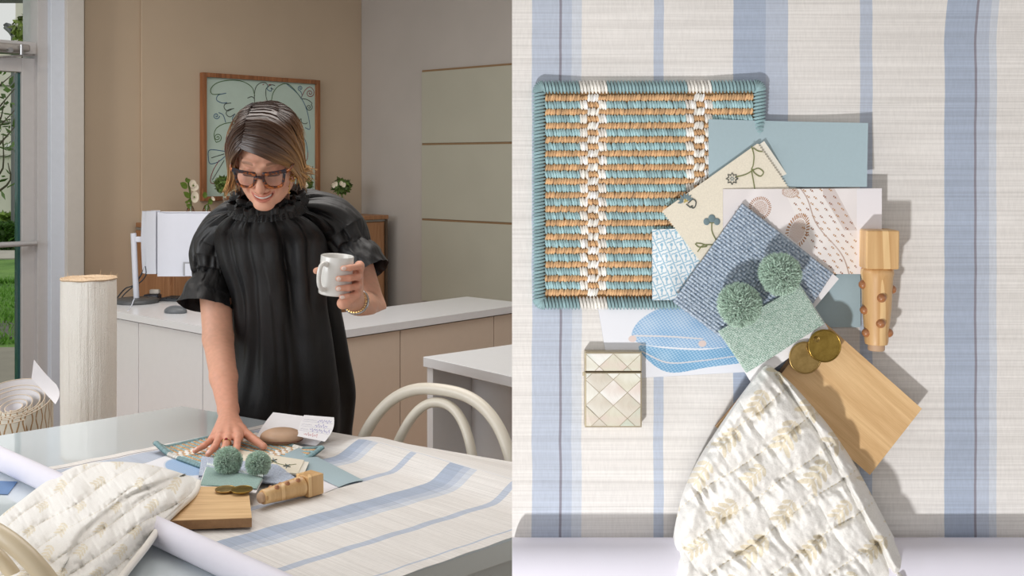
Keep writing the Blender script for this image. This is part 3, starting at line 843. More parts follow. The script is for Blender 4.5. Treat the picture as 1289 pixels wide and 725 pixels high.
# ---------------------------------------------------------------- bentwood chairs
M_ch1 = plain('cream_painted_wood', srgb(226, 219, 204), .42, 0, .02, 20, .0002, .2)
M_ch2 = plain('ivory_painted_wood', srgb(214, 198, 168), .42, 0, .02, 20, .0002, .2)
def bent_chair(base, e, back, w, ztop, wi, zi, label, mat, rt=.0155, ri=.0125, pw=2.5):
    """e: unit vector along the back, back: unit vector pointing away from the seat"""
    t = thing('bentwood_chair', base, label, 'chair')
    def arch(w, zt, z0, p, off=0, leg=False):
        pts = []
        if leg: pts += [base - e * (w * .86) + back * .06 + Z * .0, base - e * (w * .93) + back * .02 + Z * z0 * .6]
        for a in np.linspace(math.pi, 0, 25):
            c, s = math.cos(a), math.sin(a)
            o = math.copysign(abs(c) ** (2 / p), c); h = abs(s) ** (2 / p)
            z = z0 + (zt - z0) * h
            pts.append(base + e * w * o + back * (.10 * ((z - .45) / .45)) + Z * z)
        if leg: pts += [base + e * (w * .93) + back * .02 + Z * z0 * .6, base + e * (w * .86) + back * .06]
        return smoothline(pts, 90)
    v, f = tube(arch(w, ztop, .45, pw, leg=True), rt, 14, up=back); mk('back_arch', v, f, mat, t)
    v, f = tube(arch(wi, zi, .44, 2.2), ri, 12, up=back); mk('inner_arch', v, f, mat, t)
    for s in (-1, 1):
        v, f = tube(smoothline([base + e * s * w * .80 + Z * .44 + back * .0, base + e * s * w * .83 + back * .05 + Z * .6, base + e * s * w * .85 + back * .06 + Z * (ztop - .20)], 10), ri * .8, 10); mk('back_post', v, f, mat, t)
        v, f = tube([base - back * .36 + e * s * .15 + Z * .43, base - back * .42 + e * s * .19], [.016, .011], 10); mk('leg', v, f, mat, t)
    sc = base - back * .2
    m = MB(); m.tube([sc + Z * .435, sc + Z * .445, sc + Z * .462, sc + Z * .466], [.19, .205, .205, .195], 40); m.build('seat', mat, t, True)
    v, f = tube([sc + Z * .2 + .165 * np.array([math.cos(a), math.sin(a), 0]) for a in np.linspace(0, 2 * math.pi, 40)], .009, 8, False); mk('stretcher', v, f, mat, t)
    return t
e1 = (c2 - c1); e1[2] = 0; e1 /= np.linalg.norm(e1); bk1 = np.array([-e1[1], e1[0], 0])
cb1 = P(530, PY, 3.0) * [1, 1, 0]
bent_chair(cb1, e1, bk1, .292, .872, .166, .838, 'cream bentwood chair tucked at the far side of the glass table', M_ch1, .0165, .0135)
e2 = np.array([.88, -.475, 0]); bk2 = np.array([-.475, -.88, 0])
cb2 = P(20, PY, 1.94) * [1, 1, 0]
bent_chair(cb2, e2, bk2, .285, .905, .20, .876, 'ivory bentwood chair in the foreground, its arch overlapping the quilt', M_ch2, .0155, .0115)
# ================================================================ SAMPLE BUILDERS (used flat on the table and on the upright table top)
def stripe_mat(name, stops, lo, hi, base_c, thread_scale=1.0, along=1):
    """stops: list of (position, colour) in metres of UV.x; constant colours between them; woven thread lines along UV.x"""
    k = NT(name)
    uvn = k.n('ShaderNodeTexCoord').outputs['UV']
    sx = k.n('ShaderNodeSeparateXYZ', {'Vector': uvn})
    wob = k.noise(k.coord('UV', (2, 14, 1)), 1, 2)
    X = k.math('ADD', sx.outputs[0], k.math('MULTIPLY', k.math('SUBTRACT', wob, .5), .0035))
    fac = k.math('DIVIDE', k.math('SUBTRACT', X, lo), hi - lo)
    c = k.ramp(fac, [((p - lo) / (hi - lo), q) for p, q in stops], 'CONSTANT')
    th = k.noise(k.coord('UV', (3, 620 * thread_scale, 1)), 1, 2, .7)          # long horizontal threads
    tv = k.noise(k.coord('UV', (700 * thread_scale, 60, 1)), 1, 2, .6)
    pat = k.noise(k.coord('UV', (9, 20, 1)), 1, 3)
    th2 = k.noise(k.coord('UV', (1.2, 130 * thread_scale, 1)), 1, 1)
    c = k.mix(1, c, k.ramp(th, [(.3, (.85, .845, .84)), (.62, (1.03, 1.03, 1.03))]), 'MULTIPLY')
    c = k.mix(.7, c, k.mix(1, c, k.ramp(th2, [(.3, (.93, .925, .92)), (.6, (1.03, 1.03, 1.03))]), 'MULTIPLY'))
    c = k.mix(.5, c, k.mix(1, c, k.ramp(tv, [(.3, (.88, .88, .88)), (.7, (1.05, 1.05, 1.05))]), 'MULTIPLY'))
    c = k.mix(.5, c, k.mix(1, c, k.ramp(pat, [(.3, (.93, .93, .93)), (.7, (1.03, 1.03, 1.03))]), 'MULTIPLY'))
    k.base(c).rough(.85); k.b.inputs['Specular IOR Level'].default_value = .25
    k.bump(k.math('ADD', th, k.math('MULTIPLY', tv, .4)), .35, .0007)
    return k.m

def sheet(name, corners, mat, th=.0006, nr=14, nc=14, bend=None, parent=None, cols=None, **kk):
    """thin sheet over four corners (tl, tr, br, bl); bend(u, v) -> offset along the sheet's normal"""
    G, u, v = quadgrid(corners, nr, nc)
    n = np.cross(np.asarray(corners[1]) - corners[0], np.asarray(corners[3]) - corners[0]); n /= -np.linalg.norm(n)
    if bend is not None: G = G + np.asarray(bend(u, v))[..., None] * n
    vv, f, _ = shell(G, -th)
    w = np.linalg.norm(np.asarray(corners[1]) - corners[0]); h = np.linalg.norm(np.asarray(corners[3]) - corners[0])
    uv = np.stack([u.ravel() * w, v.ravel() * h], 1); uv = np.vstack([uv, uv])
    col = None
    if cols is not None:
        c = cols(u * w, v * h).reshape(-1, 3); col = np.vstack([c, np.full_like(c, .8)])
    return mk(name, vv, f, mat, parent, uv=uv, col=col, **kk)

def normal_of(c):
    n = np.cross(np.asarray(c[1]) - c[0], np.asarray(c[3]) - c[0]); return -n / np.linalg.norm(n)

# one stitch: a little plump grain, 6 sides
_sa = np.linspace(0, 2 * np.pi, 6, endpoint=False)
_st = np.array([[[math.cos(a) * r, math.sin(a) * r, t] for a in _sa] for t, r in ((-1, .25), (-.55, .85), (.0, 1.0), (.55, .85), (1, .25))]).reshape(-1, 3)
_sf = np.vstack([gridfaces(5, 6, True)])
def stitches(C, D, W, N, hh):
    """C centres, D half-length vectors, W half-width vectors, N normals (n,3) and hh heights -> verts, faces"""
    v = C[:, None] + _st[None, :, 2:3] * D[:, None] + _st[None, :, 0:1] * W[:, None] + _st[None, :, 1:2] * N[:, None] * np.asarray(hh).reshape(-1, 1, 1)
    n = len(C); f = (_sf[None] + (np.arange(n) * 30)[:, None, None]).reshape(-1, 4)
    return v.reshape(-1, 3), f
M_yarn = colmat('woven_yarn', .85, 1, 1400, .2, .0004)
TEAL, TAN_, WHT = srgb(160, 194, 199), srgb(214, 172, 126), srgb(243, 240, 233)
def woven_mat(label, corners, lift, rows=28, per=74, group=None):
    c = [np.asarray(q, float) for q in corners]; n = normal_of(c)
    t = thing('woven_mat', (c[0] + c[2]) / 2, label, 'mat', group)
    def pt(a, b):
        a = np.asarray(a)[..., None]; b = np.asarray(b)[..., None]
        return c[0] * (1 - a) * (1 - b) + c[1] * a * (1 - b) + c[2] * a * b + c[3] * (1 - a) * b + n * lift(a, b)
    ea = (c[1] - c[0]); eb = (c[3] - c[0]); la, lb = np.linalg.norm(ea), np.linalg.norm(eb)
    G, u, v = quadgrid(c, 30, 30); G = G + n * (lift(u, v) + .0035)[..., None]
    vv, f, _ = shell(G, -.0035)
    mk('backing', vv, f, plain('mat_backing' + label[:3], srgb(150, 116, 76), .9), t)
    for i in range(rows):
        b0 = .045 + (.91) * (i + .5) / rows; hw = .91 / rows * .56
        a = .04 + .92 * (np.arange(per) + .5) / per
        a = a + rng.normal(size=per) * .0012
        m = len(a)
        inw = ((a > .19) & (a < .315)) | ((a > .665) & (a < .785))
        k3 = np.where(a < .5, (a - .19) / .125, (a - .665) / .12) * 3
        k3 = np.clip(np.floor(k3), 0, 2).astype(int)
        tanc = inw & (((k3 + i) % 2) == 0) & (i % 1 == 0)
        teal_row = i % 2 == 1
        cc_ = np.where(inw[:, None], np.where(tanc[:, None], TAN_, WHT), TEAL if teal_row else TAN_)
        narrow = np.where(tanc, .66, np.where(inw, 1.15, 1.0)) * (1.12 if teal_row else .95)
        C = pt(a, np.full(m, b0) + rng.normal(size=m) * .001)
        D = (eb[None] * (hw * narrow)[:, None] + ea[None] * (.0035 * (1 if i % 2 else -1) + rng.normal(size=(m, 1)) * .0016))
        W_ = np.broadcast_to(ea * (.92 / per * .74), (m, 3))
        N_ = np.broadcast_to(n, (m, 3)); hh = np.full(m, .0042) * np.where(tanc, .8, 1.0) * rng.uniform(.85, 1.1, m)
        vv, f = stitches(C + n * .0045, D, W_, N_, hh)
        col = np.repeat(cc_ * rng.uniform(.80, 1.28, (m, 1)), 30, 0)
        mk('weave_row', vv, f, M_yarn, t, col=np.clip(col, 0, 1))
    # rope border, wrapped with stitches
    A, B = [], []
    r = .03; N1 = 62
    path = [(x, .012) for x in np.linspace(r, 1 - r, N1)] + [(1 - r + (r - .012) * math.sin(q), r - (r - .012) * math.cos(q)) for q in np.linspace(.2, 1.4, 6)] + [(.988, y) for y in np.linspace(r, 1 - r, N1)] + \
           [(1 - r + (r - .012) * math.cos(q), 1 - r + (r - .012) * math.sin(q)) for q in np.linspace(.2, 1.4, 6)] + [(x, .988) for x in np.linspace(1 - r, r, N1)] + \
           [(r - (r - .012) * math.sin(q), 1 - r + (r - .012) * math.cos(q)) for q in np.linspace(.2, 1.4, 6)] + [(.012, y) for y in np.linspace(1 - r, r, N1)] + [(r - (r - .012) * math.cos(q), r - (r - .012) * math.sin(q)) for q in np.linspace(.2, 1.4, 6)]
    pa = np.array(path); pts = pt(pa[:, 0], pa[:, 1]) + n * .005
    q = np.vstack([pts[-1:], pts, pts[:1]]); tv = q[2:] - q[:-2]; tv /= np.linalg.norm(tv, axis=1)[:, None]
    out = np.cross(tv, n)
    D = out * .0082 + tv * .0016; W_ = tv * (la / N1 * .62)
    wz = ((pa[:, 0] > .19) & (pa[:, 0] < .315) | (pa[:, 0] > .665) & (pa[:, 0] < .785)) & ((pa[:, 1] < .03) | (pa[:, 1] > .97))
    cc_ = np.where(wz[:, None], WHT, TEAL * .82)
    vv, f = stitches(pts, D, W_, np.broadcast_to(n, D.shape), np.full(len(D), .0068))
    mk('rope_border', vv, f, M_yarn, t, col=np.clip(np.repeat(cc_ * rng.uniform(.8, 1.1, (len(D), 1)), 30, 0), 0, 1))
    return t

def pompom(label, centre, R, up, group='sage pompoms', n=5200):
    c = np.asarray(centre); t = thing('pompom', c, label, 'pompom', group)
    base = srgb(186, 210, 194)
    blob('core', c, ((R * .66, 0, 0), (0, R * .66, 0), (0, 0, R * .66)), plain('pompom_core', srgb(120, 150, 134), .95), t, n=12)
    d = rng.normal(size=(n, 3)); d /= np.linalg.norm(d, axis=1)[:, None]
    e = d + rng.normal(size=(n, 3)) * .16; e /= np.linalg.norm(e, axis=1)[:, None]
    w = np.cross(d, rng.normal(size=(n, 3))); w /= np.linalg.norm(w, axis=1)[:, None]
    w *= R * .020; L = R * rng.uniform(.86, 1.03, (n, 1)) * (1 + .05 * vnoise(d[:, 0] * 3 + 9, d[:, 1] * 3 + d[:, 2] * 2))[:, None]
    p0 = c + d * R * .5; p1 = c + d * R * .5 * .4 + e * L * .8; p1 = c + (d * .5 + e * .5) * L * .88; p2 = c + e * L
    v = np.stack([p0 - w, p0 + w, p1 + w, p1 - w, p2 + w * .5, p2 - w * .5], 1).reshape(-1, 3)
    k = (np.arange(n) * 6)[:, None]
    f = np.vstack([k + [0, 1, 2, 3], k + [3, 2, 4, 5]])
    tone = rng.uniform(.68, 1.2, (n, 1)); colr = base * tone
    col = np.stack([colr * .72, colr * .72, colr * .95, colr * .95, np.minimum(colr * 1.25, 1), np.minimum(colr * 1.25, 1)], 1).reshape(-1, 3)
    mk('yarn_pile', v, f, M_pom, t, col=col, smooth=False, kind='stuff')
    return t
M_pom = colmat('pompom_yarn', .9, 0, 900, .4, 0)

def disc(label, c, n, r, mat, stamp=True, group='brass discs', hole=True):
    c = np.asarray(c); n = np.asarray(n) / np.linalg.norm(n)
    t = thing('brass_disc', c, label, 'disc', group)
    m = MB(); m.tube([c, c + n * .0004, c + n * .0018, c + n * .0022], [r * .985, r, r, r * .985], 56); m.build('disc_plate', mat, t, False)
    m = MB(); u = np.cross(n, [0.3, .2, 1]); u /= np.linalg.norm(u); w = np.cross(n, u)
    m.tube([c + n * .0022 + (u * math.cos(a) + w * math.sin(a)) * (r * .965) for a in np.linspace(0, 2 * np.pi, 57)], .0009, 6, False); m.build('rim', mat, t, True)
    return t, u, w
k = NT('aged_brass'); v = k.coord()
n1 = k.noise(v, 60, 4, .65)
k.base(k.ramp(n1, [(.3, srgb(146, 120, 72)), (.7, srgb(190, 162, 106))])); k.b.inputs['Metallic'].default_value = 1
k.l(k.n('ShaderNodeMapRange', {'Value': n1, 'To Min': .22, 'To Max': .42}).outputs[0], k.b.inputs['Roughness']); k.bump(k.noise(v, 180, 3), .15, .0005); M_brass = k.m
k = NT('old_gold'); v = k.coord(); n1 = k.noise(v, 45, 4, .7)
k.base(k.ramp(n1, [(.3, srgb(128, 104, 48)), (.7, srgb(176, 148, 78))])); k.b.inputs['Metallic'].default_value = 1; k.rough(.3); k.bump(k.noise(v, 120, 3), .3, .0006); M_gold = k.m

def turned_leg(label, A, B, up, blk_len, blk_w, group=None, studs=None):
    """square block at A, tapered shaft to B; returns the thing"""
    A = np.asarray(A, float); B = np.asarray(B, float); ax = B - A; L = np.linalg.norm(ax); ax /= L
    up = np.asarray(up, float); up = up - ax * np.dot(up, ax); up /= np.linalg.norm(up); sd = np.cross(ax, up)
    t = thing('turned_wood_leg', (A + B) / 2 - up * blk_w / 2, label, 'wood leg', group)
    mats = M_leg
    m = MB(); m.box(A - up * blk_w / 2 - sd * blk_w / 2, ax * blk_len, sd * blk_w, up * blk_w); m.build('square_block', mats, t, bevel=.0022, seg=3)
    m = MB(); h = blk_w / 2
    prof = [(blk_len - .001, h * .80), (blk_len + .002, h * .96), (blk_len + .006, h * .99), (blk_len + .012, h * .93), (blk_len + .05, h * .86), (L - .022, h * .72), (L - .011, h * .70), (L - .008, h * .66)]
    pts = [A + ax * p for p, _ in prof]; m.tube(pts, [r for _, r in prof], 40, up=up); m.build('tapered_shaft', mats, t, True)
    m = MB(); m.tube([A + ax * (L - .010), A + ax * (L - .001), A + ax * L], [h * .50, h * .50, h * .46], 30, up=up); m.build('dowel_end', M_dow, t, True)
    for k_, (p, ang) in enumerate(studs):
        r = np.interp(p, [q[0] for q in prof], [q[1] for q in prof]); dr = up * math.cos(ang) + sd * math.sin(ang)
        c = A + ax * p + dr * (r - .001); e1 = ax * .0058; e2 = np.cross(dr, ax) * .0058
        o = blob('stud', c, (e1, e2, dr * .0062), M_stud, t, n=10)
    return t
M_leg = wood('turned_oak', srgb(200, 154, 100), srgb(236, 200, 146), 1.0, 2, .45, 130, .15)
k = NT('waxed_oak'); 
M_dow = plain('dowel_wood', srgb(190, 158, 128), .6, 0, .08, 60)
M_stud = plain('reddish_stud', srgb(168, 112, 72), .32, 0, .2, 40, 0, .4)

# wooden veneer sample: grain runs along UV.x
def uvwood(name, c1_, c2_, sc=1.0, rough=.5):
    k = NT(name)
    n0 = k.noise(k.coord('UV', (3 * sc, 45 * sc, 1)), 1, 2, .5, .5)
    n2 = k.noise(k.coord('UV', (40 * sc, 900 * sc, 1)), 1, 3, .6)
    w = k.math('ADD', k.math('MULTIPLY', k.math('PINGPONG', k.math('MULTIPLY', n0, 9.0), 1.0), .35), k.math('MULTIPLY', n2, .65))
    k.base(k.ramp(w, [(.25, c1_), (.75, c2_)])).rough(rough); k.bump(n2, .2, .0003); return k.m
M_oakv = uvwood('oak_veneer', srgb(208, 168, 118), srgb(232, 196, 146))
M_oake = plain('board_edge', srgb(150, 112, 74), .6, 0, .12, 90)

def board(label, corners, th, name='wood_board', cat='board'):
    c = [np.asarray(q, float) for q in corners]; n = normal_of(c)
    t = thing(name, (c[0] + c[2]) / 2 - n * th, label, cat)
    G, u, v = quadgrid([q for q in c], 2, 2)
    w = np.linalg.norm(c[1] - c[0]); h = np.linalg.norm(c[3] - c[0])
    vv = [q - n * .0012 for q in c] + [q for q in c]
    uv = [(0, 0), (w, 0), (w, h), (0, h)] * 2
    mk('veneer_face', vv, [(0, 1, 2, 3), (7, 6, 5, 4), (0, 4, 5, 1), (1, 5, 6, 2), (2, 6, 7, 3), (3, 7, 4, 0)], M_oakv, t, False, uv=uv)
    vv = [q - n * th for q in c] + [q - n * .00125 for q in c]
    o = mk('board_core', vv, [(0, 1, 2, 3), (7, 6, 5, 4), (0, 4, 5, 1), (1, 5, 6, 2), (2, 6, 7, 3), (3, 7, 4, 0)], M_oake, t, False, uv=uv)
    return t

# chunky basket-weave cloth and other woven swatches: real ridges in rows
def ridged(label, name, corners, th, nu, nv, c_hi, c_lo, seed=0, cat='fabric swatch', bend=None, amp=.0012, group=None, parent=None, res=5, wav=.3):
    nr, nc = nv * res + 1, nu * res + 1
    G, u, v = quadgrid(corners, nr, nc); n = normal_of(corners)
    cu = np.abs(np.sin(np.pi * u * nu)); cv = np.abs(np.sin(np.pi * v * nv)); par = (np.floor(u * nu) + np.floor(v * nv)) % 2
    hgt = amp * (cv ** .7) * (.45 + .55 * cu) * (1 - .35 * par)
    jit = vnoise(u * nu * 2, v * nv * 2, seed)
    off = hgt + amp * .3 * jit + .0012 * vnoise(u * 3, v * 3, seed + 3)
    if bend is not None: off = off + bend(u, v)
    edge = np.minimum(np.minimum(u, 1 - u) * 30, np.minimum(v, 1 - v) * 30); off = off - .0015 * (1 - np.clip(edge, 0, 1)) ** 2
    G = G + off[..., None] * n
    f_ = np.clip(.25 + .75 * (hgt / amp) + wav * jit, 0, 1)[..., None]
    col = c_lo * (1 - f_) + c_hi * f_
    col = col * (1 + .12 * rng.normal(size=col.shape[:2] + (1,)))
    vv, f, _ = shell(G, -th)
    col = np.clip(col.reshape(-1, 3), 0, 1); col = np.vstack([col, col * .8])
    return mk(name, vv, f, M_fab, parent, col=col, label=label, cat=cat, group=group)
M_fab = colmat('woven_cloth', .9, 1, 1600, .25, .0003)
M_card = plain('white_card', srgb(240, 238, 240), .7, 0, .01)
M_cardc = plain('ivory_card', srgb(236, 232, 220), .75, 0, .01)
M_blue = plain('blue_grey_card', srgb(170, 191, 199), .75, 0, .015, 300)
M_emb = plain('natural_linen', srgb(234, 226, 208), .9, 0, .05, 500, .0004)
M_print = colmat('printed_paper', .6, 0, 900, 0, 0)
M_thrb = plain('blue_thread', srgb(116, 136, 142), .8); M_thrg = plain('green_thread', srgb(122, 128, 82), .8); M_thrd = plain('dark_thread', srgb(84, 88, 84), .8); M_thry = plain('yellow_thread', srgb(190, 170, 96), .8)

# cushion photograph printed on a page (flat print): colours by position
def cushion_print(H):
    """H maps page metres to the photograph's right-hand pixel frame"""
    def f(x, y):
        q = H @ np.stack([x.ravel(), y.ravel(), np.ones(x.size)]); px, py = q[0] / q[2], q[1] / q[2]
        col = np.tile(srgb(234, 236, 243), (x.size, 1))
        def inpoly(poly):
            ins = np.zeros(x.size, bool); j = len(poly) - 1
            for i in range(len(poly)):
                xi, yi = poly[i]; xj, yj = poly[j]
                c = ((yi > py) != (yj > py)) & (px < (xj - xi) * (py - yi) / (yj - yi + 1e-9) + xi); ins ^= c; j = i
            return ins
        low = inpoly(smoothline([(804, 435), (838, 438), (884, 440), (935, 434), (960, 438), (960, 452), (892, 462), (846, 469), (820, 457)], 60, True))
        upp = inpoly(smoothline([(795, 420), (806, 402), (830, 388), (852, 381), (905, 392), (960, 425), (930, 434), (884, 438), (838, 436), (806, 432)], 60, True))
        ang = (px * .93 + py * .35); st = np.sin(ang * 1.3) * np.sin(py * 1.5 - px * .2) * 1.5
        shade = .5 + .5 * vnoise(px / 22, py / 14, 5)
        for m, a, b in ((low, srgb(108, 166, 208), srgb(176, 208, 232)), (upp, srgb(134, 178, 218), srgb(196, 216, 236))):
            w = np.clip(.5 + .5 * st + (shade - .5) * .7, 0, 1)[:, None]
            col[m] = (a * (1 - w) + b * w)[m]
        for pts in ([(798, 422), (840, 423), (884, 426)], [(808, 442), (840, 456), (880, 454), (925, 448)]):
            s_ = smoothline(pts, 60); dmin = np.min(np.hypot(px[:, None] - s_[None, :, 0], py[:, None] - s_[None, :, 1]), axis=1)
            col[dmin < 1.0] = srgb(222, 218, 220)
        for cx, cy in ((796, 426), (884, 432)):
            col[(np.hypot(px - cx, (py - cy) * 1.2) < 5)] = srgb(226, 208, 202)
        return col.reshape(x.shape + (3,))
    return f
def paisley_print(H):
    g = np.random.default_rng(3)
    mots = [(x + g.uniform(-1.5, 1.5) + (k % 2) * 5, y + g.uniform(-1, 1)) for k, y in enumerate(np.arange(240, 348, 8.0)) for x in np.arange(1000, 1082, 11.0)]
    def f(x, y):
        q = H @ np.stack([x.ravel(), y.ravel(), np.ones(x.size)]); px, py = q[0] / q[2], q[1] / q[2]
        col = np.tile(srgb(238, 234, 238), (x.size, 1))
        pic = (px < 1078)
        w = np.clip(.5 + .5 * vnoise(px / 14 + py / 30, py / 40, 2), 0, 1)[:, None]
        col = np.where(pic[:, None], srgb(240, 234, 234) * (1 - .12 * w), col)
        # drape of scattered small motifs
        edge = 985 + (py - 238) * .48
        dr = (px > edge) & pic & ~((px > 1048) & (py < 300) & (px - 1048 > (py - 262) * .7))
        band = (px > 1035) & (px < 1050 + (py - 238) * .55) & (py < 290) & (px > 1030 + (py - 238) * .62)
        col[dr] = (srgb(243, 238, 236) * (1 - .08 * w))[dr]; col[band & pic] = srgb(214, 203, 200)
        for mx, my in mots:
            ex = (px - mx) * .8 + (py - my) * .6; ey = -(px - mx) * .6 + (py - my) * .8
            m = (ex / 2.9) ** 2 + (ey / 1.1) ** 2 < 1; m &= (np.sin(ex * 2.6) > -.5) & (dr | band)
            col[m] = srgb(176, 128, 74) if g.random() < .6 else srgb(142, 88, 52)
        fold = np.abs(px - (1004 + (py - 238) * .62 + 4 * np.sin(py / 12))) < .8
        col[fold & dr] = srgb(184, 160, 148)
        # paisley medallions made of rings of dots
        for cx, cy, rx, ry, rot in ((1003, 291, 14, 24, .35), (956, 262, 14, 15, .5), (994, 242, 11, 7, .1)):
            ex = (px - cx) * math.cos(rot) + (py - cy) * math.sin(rot); ey = -(px - cx) * math.sin(rot) + (py - cy) * math.cos(rot)
            r = np.hypot(ex / rx, ey / ry); a = np.arctan2(ey / ry, ex / rx)
            m = (r < 1) & (((r > .72) & (np.sin(a * 34) > .0)) | ((r < .66) & (np.sin(ex * 2.6) * np.sin(ey * 2.6) > .15)))
            col[m] = srgb(168, 118, 74)
        return np.clip(col, 0, 1).reshape(x.shape + (3,))
    return f

# quilted cloth between two boundary curves
M_quilt = colmat('cotton_quilt', .92, 1, 500, .3, .0008)
QW, QT = srgb(238, 236, 232), srgb(222, 210, 182)
def sprig(px, py, cx, cy, s, rot):
    """leafy sprig mask in a 2-D frame"""
    x = ((px - cx) * math.cos(rot) + (py - cy) * math.sin(rot)) / s; y = (-(px - cx) * math.sin(rot) + (py - cy) * math.cos(rot)) / s
    m = (np.abs(x) < .06) & (np.abs(y) < 1)
    for i in range(4):
        yy = -.85 + i * .5
        for sg in (-1, 1):
            lx = x * sg - .36; ly = y - yy - .16; e = (lx * .75 + ly * .66) / (.36 + .05 * i); g_ = (-lx * .66 + ly * .75) / .155
            m |= e * e + g_ * g_ < 1
    return m
def quilt(label, edgeL, edgeR, zfun, proj, nr, nc, cell, amp, fold=None, mats=None, ripk=.62, motif=52, msize=15, name='quilt', seed=0, dirs=((.82, -.57), (.5, .86))):
    """edgeL/edgeR: pixel polylines (same parameter); zfun(v,u,px,py) -> height; proj(px,py,h) -> point"""
    L = smoothline(edgeL, nr); R = smoothline(edgeR, nr)
    u = np.linspace(0, 1, nc)[None, :, None]
    PXY = L[:, None] * (1 - u) + R[:, None] * u
    px, py = PXY[..., 0], PXY[..., 1]
    uu = np.broadcast_to(u[..., 0], px.shape); vv = np.broadcast_to(np.linspace(0, 1, nr)[:, None], px.shape)
    wx = px + 5 * vnoise(px / 45, py / 45, seed + 1); wy = py + 5 * vnoise(px / 45, py / 45, seed + 2)
    a = (wx * dirs[0][0] + wy * dirs[0][1]) / cell; b = (wx * dirs[1][0] + wy * dirs[1][1]) / (cell * 1.25)
    sa = np.abs(np.sin(np.pi * a)); sb = np.abs(np.sin(np.pi * b))
    puff = (np.clip(sa, 0, 1) ** .8) * (.55 + .45 * np.clip(sb, 0, 1) ** .6)
    # puckers run out from the stitched lines
    pk = vnoise(a * 2.2, b * 9, seed + 5) * .6 + vnoise(a * 7, b * 3.0, seed + 6) * .35 + vnoise(px / 4.5, py / 6, seed + 8) * .22
    rip = pk * (1.25 - sa) 
    h = zfun(vv, uu, px, py)
    disp = amp * (puff + ripk * rip) 
    ed = np.clip(np.minimum(uu, 1 - uu) * nc / 6, 0, 1) ** .5
    h = h + disp * ed
    if fold is not None: h = h + fold(px, py)
    G = proj(px, py, h)
    col = np.tile(QW, px.shape + (1,))
    g = np.random.default_rng(seed)
    k = 0
    for cy in np.arange(py.min(), py.max() + motif, motif * .62):
        for cx in np.arange(px.min() - motif, px.max() + motif, motif):
            mx, my = cx + (k % 2) * motif / 2 + g.uniform(-4, 4), cy + g.uniform(-3, 3)
            m = sprig(px, py, mx, my, msize * g.uniform(.75, 1.1), .7 + g.uniform(-.3, .3))
            col[m] = (QT * .8 + QW * .2) * g.uniform(.95, 1.06)
        k += 1
    line = sa < .07
    col[line & (np.sin(b * 60) > .2)] = srgb(226, 218, 200)
    v, f, _ = shell(G, -.003)
    cc_ = np.clip(col.reshape(-1, 3), 0, 1)
    t = thing(name, G.reshape(-1, 3).mean(0), label, 'quilt')
    mk('quilted_cover', v, f, M_quilt, t, col=np.vstack([cc_, cc_]))
    return t, G
# ================================================================ ON THE GLASS TABLE
bB = np.array([.695, .719, 0]); bB /= np.linalg.norm(bB); aA = np.array([-bB[1], bB[0], 0])
def S(s, t, z=TZ): return bB * s + aA * t + Z * z
BL, BD, BP, WHc = srgb(194, 203, 219), srgb(177, 189, 209), srgb(212, 218, 228), srgb(236, 233, 230)
LNE = srgb(150, 148, 160)
stopsL = [(1.50, WHc), (1.572, BL), (1.580, WHc), (1.716, BL), (1.736, WHc), (1.853, BP), (1.872, BL), (1.897, BD), (1.943, WHc), (2.064, BL), (2.084, WHc),
          (2.212, BP), (2.232, BL), (2.256, BD), (2.296, WHc), (2.43, BL), (2.45, WHc), (2.585, BL), (2.675, WHc), (2.683, LNE), (2.687, WHc)]
M_wc = stripe_mat('striped_wallcovering_flat', stopsL, 1.4, 2.8, WHc, .7)
nt_, ns_ = 150, 90
tt = np.linspace(1.545, 2.72, nt_); sE = 1.759 + (3.117 - tt) * .2013 - .004
G = np.zeros((ns_, nt_, 3)); UVs = np.zeros((ns_, nt_, 2))
for i, q in enumerate(np.linspace(0, 1, ns_)):
    for j in range(nt_):
        s_ = (1.085 + (1.80 - 1.085) * q / .75) if q < .75 else 1.80 + (sE[j] - 1.80) * (q - .75) / .25
        lf = float(ss(2.45, 2.25, tt[j])); z = .7512 + .036 * lf * ss(1.715, 1.812, s_) ** 1.3 - (.033 * lf * ss(1.83, sE[j] - .01, s_) if s_ > 1.83 else 0)
        z += .0012 * math.sin(s_ * 30 + tt[j] * 5) ** 2 * (1 if s_ > 1.15 else 0)
        G[i, j] = S(s_, tt[j], z); UVs[i, j] = (tt[j], s_) if s_ < 1.803 else (1.51, s_)
# fabric sample sheet: striped face, then the blank end
v, f, _ = shell(G, -.0008)
uvv = UVs.reshape(-1, 2)
mk('wallcovering_sheet', v, f[:, ::-1], M_wc, None, uv=np.vstack([uvv, uvv * 0 + 1.51]), label='long pale wallcovering sheet with blue stripes spread across the glass table', cat='wallcovering')
# the rest of it, rolled up
M_rollw = plain('roll_backing', srgb(226, 224, 236), .6, 0, .01)
def paper_roll(label, A, B, r, mat, name='wallcovering_roll'):
    A = np.asarray(A); B = np.asarray(B); t = thing(name, (A + B) / 2 - Z * r, label, 'roll')
    m = MB(); m.tube([A, B], r, 48, False); m.build('outer_turn', mat, t, True)
    m = MB()
    for q in (.86, .72, .58, .44): m.tube([A + (B - A) * .002, B + (A - B) * .002], r * q, 32, False)
    m.build('inner_turns', mat, t, True)
    return t
ra = T(-60, 564, .7775); rb = T(360, 748, .7775)
paper_roll('long white rolled end of the wallcovering lying under the quilt', S(1.085, 1.56, .7775), S(1.085, 3.00, .7775), .0262, M_rollw)
sheet('blue_paper_offcut', [T(-30, 604, .752), T(22, 606, .752), T(10, 622, .752), T(-45, 620, .752)], plain('dark_blue_paper', srgb(96, 130, 176), .6), .001, label='dark blue paper offcut peeking out under the white roll', cat='paper')

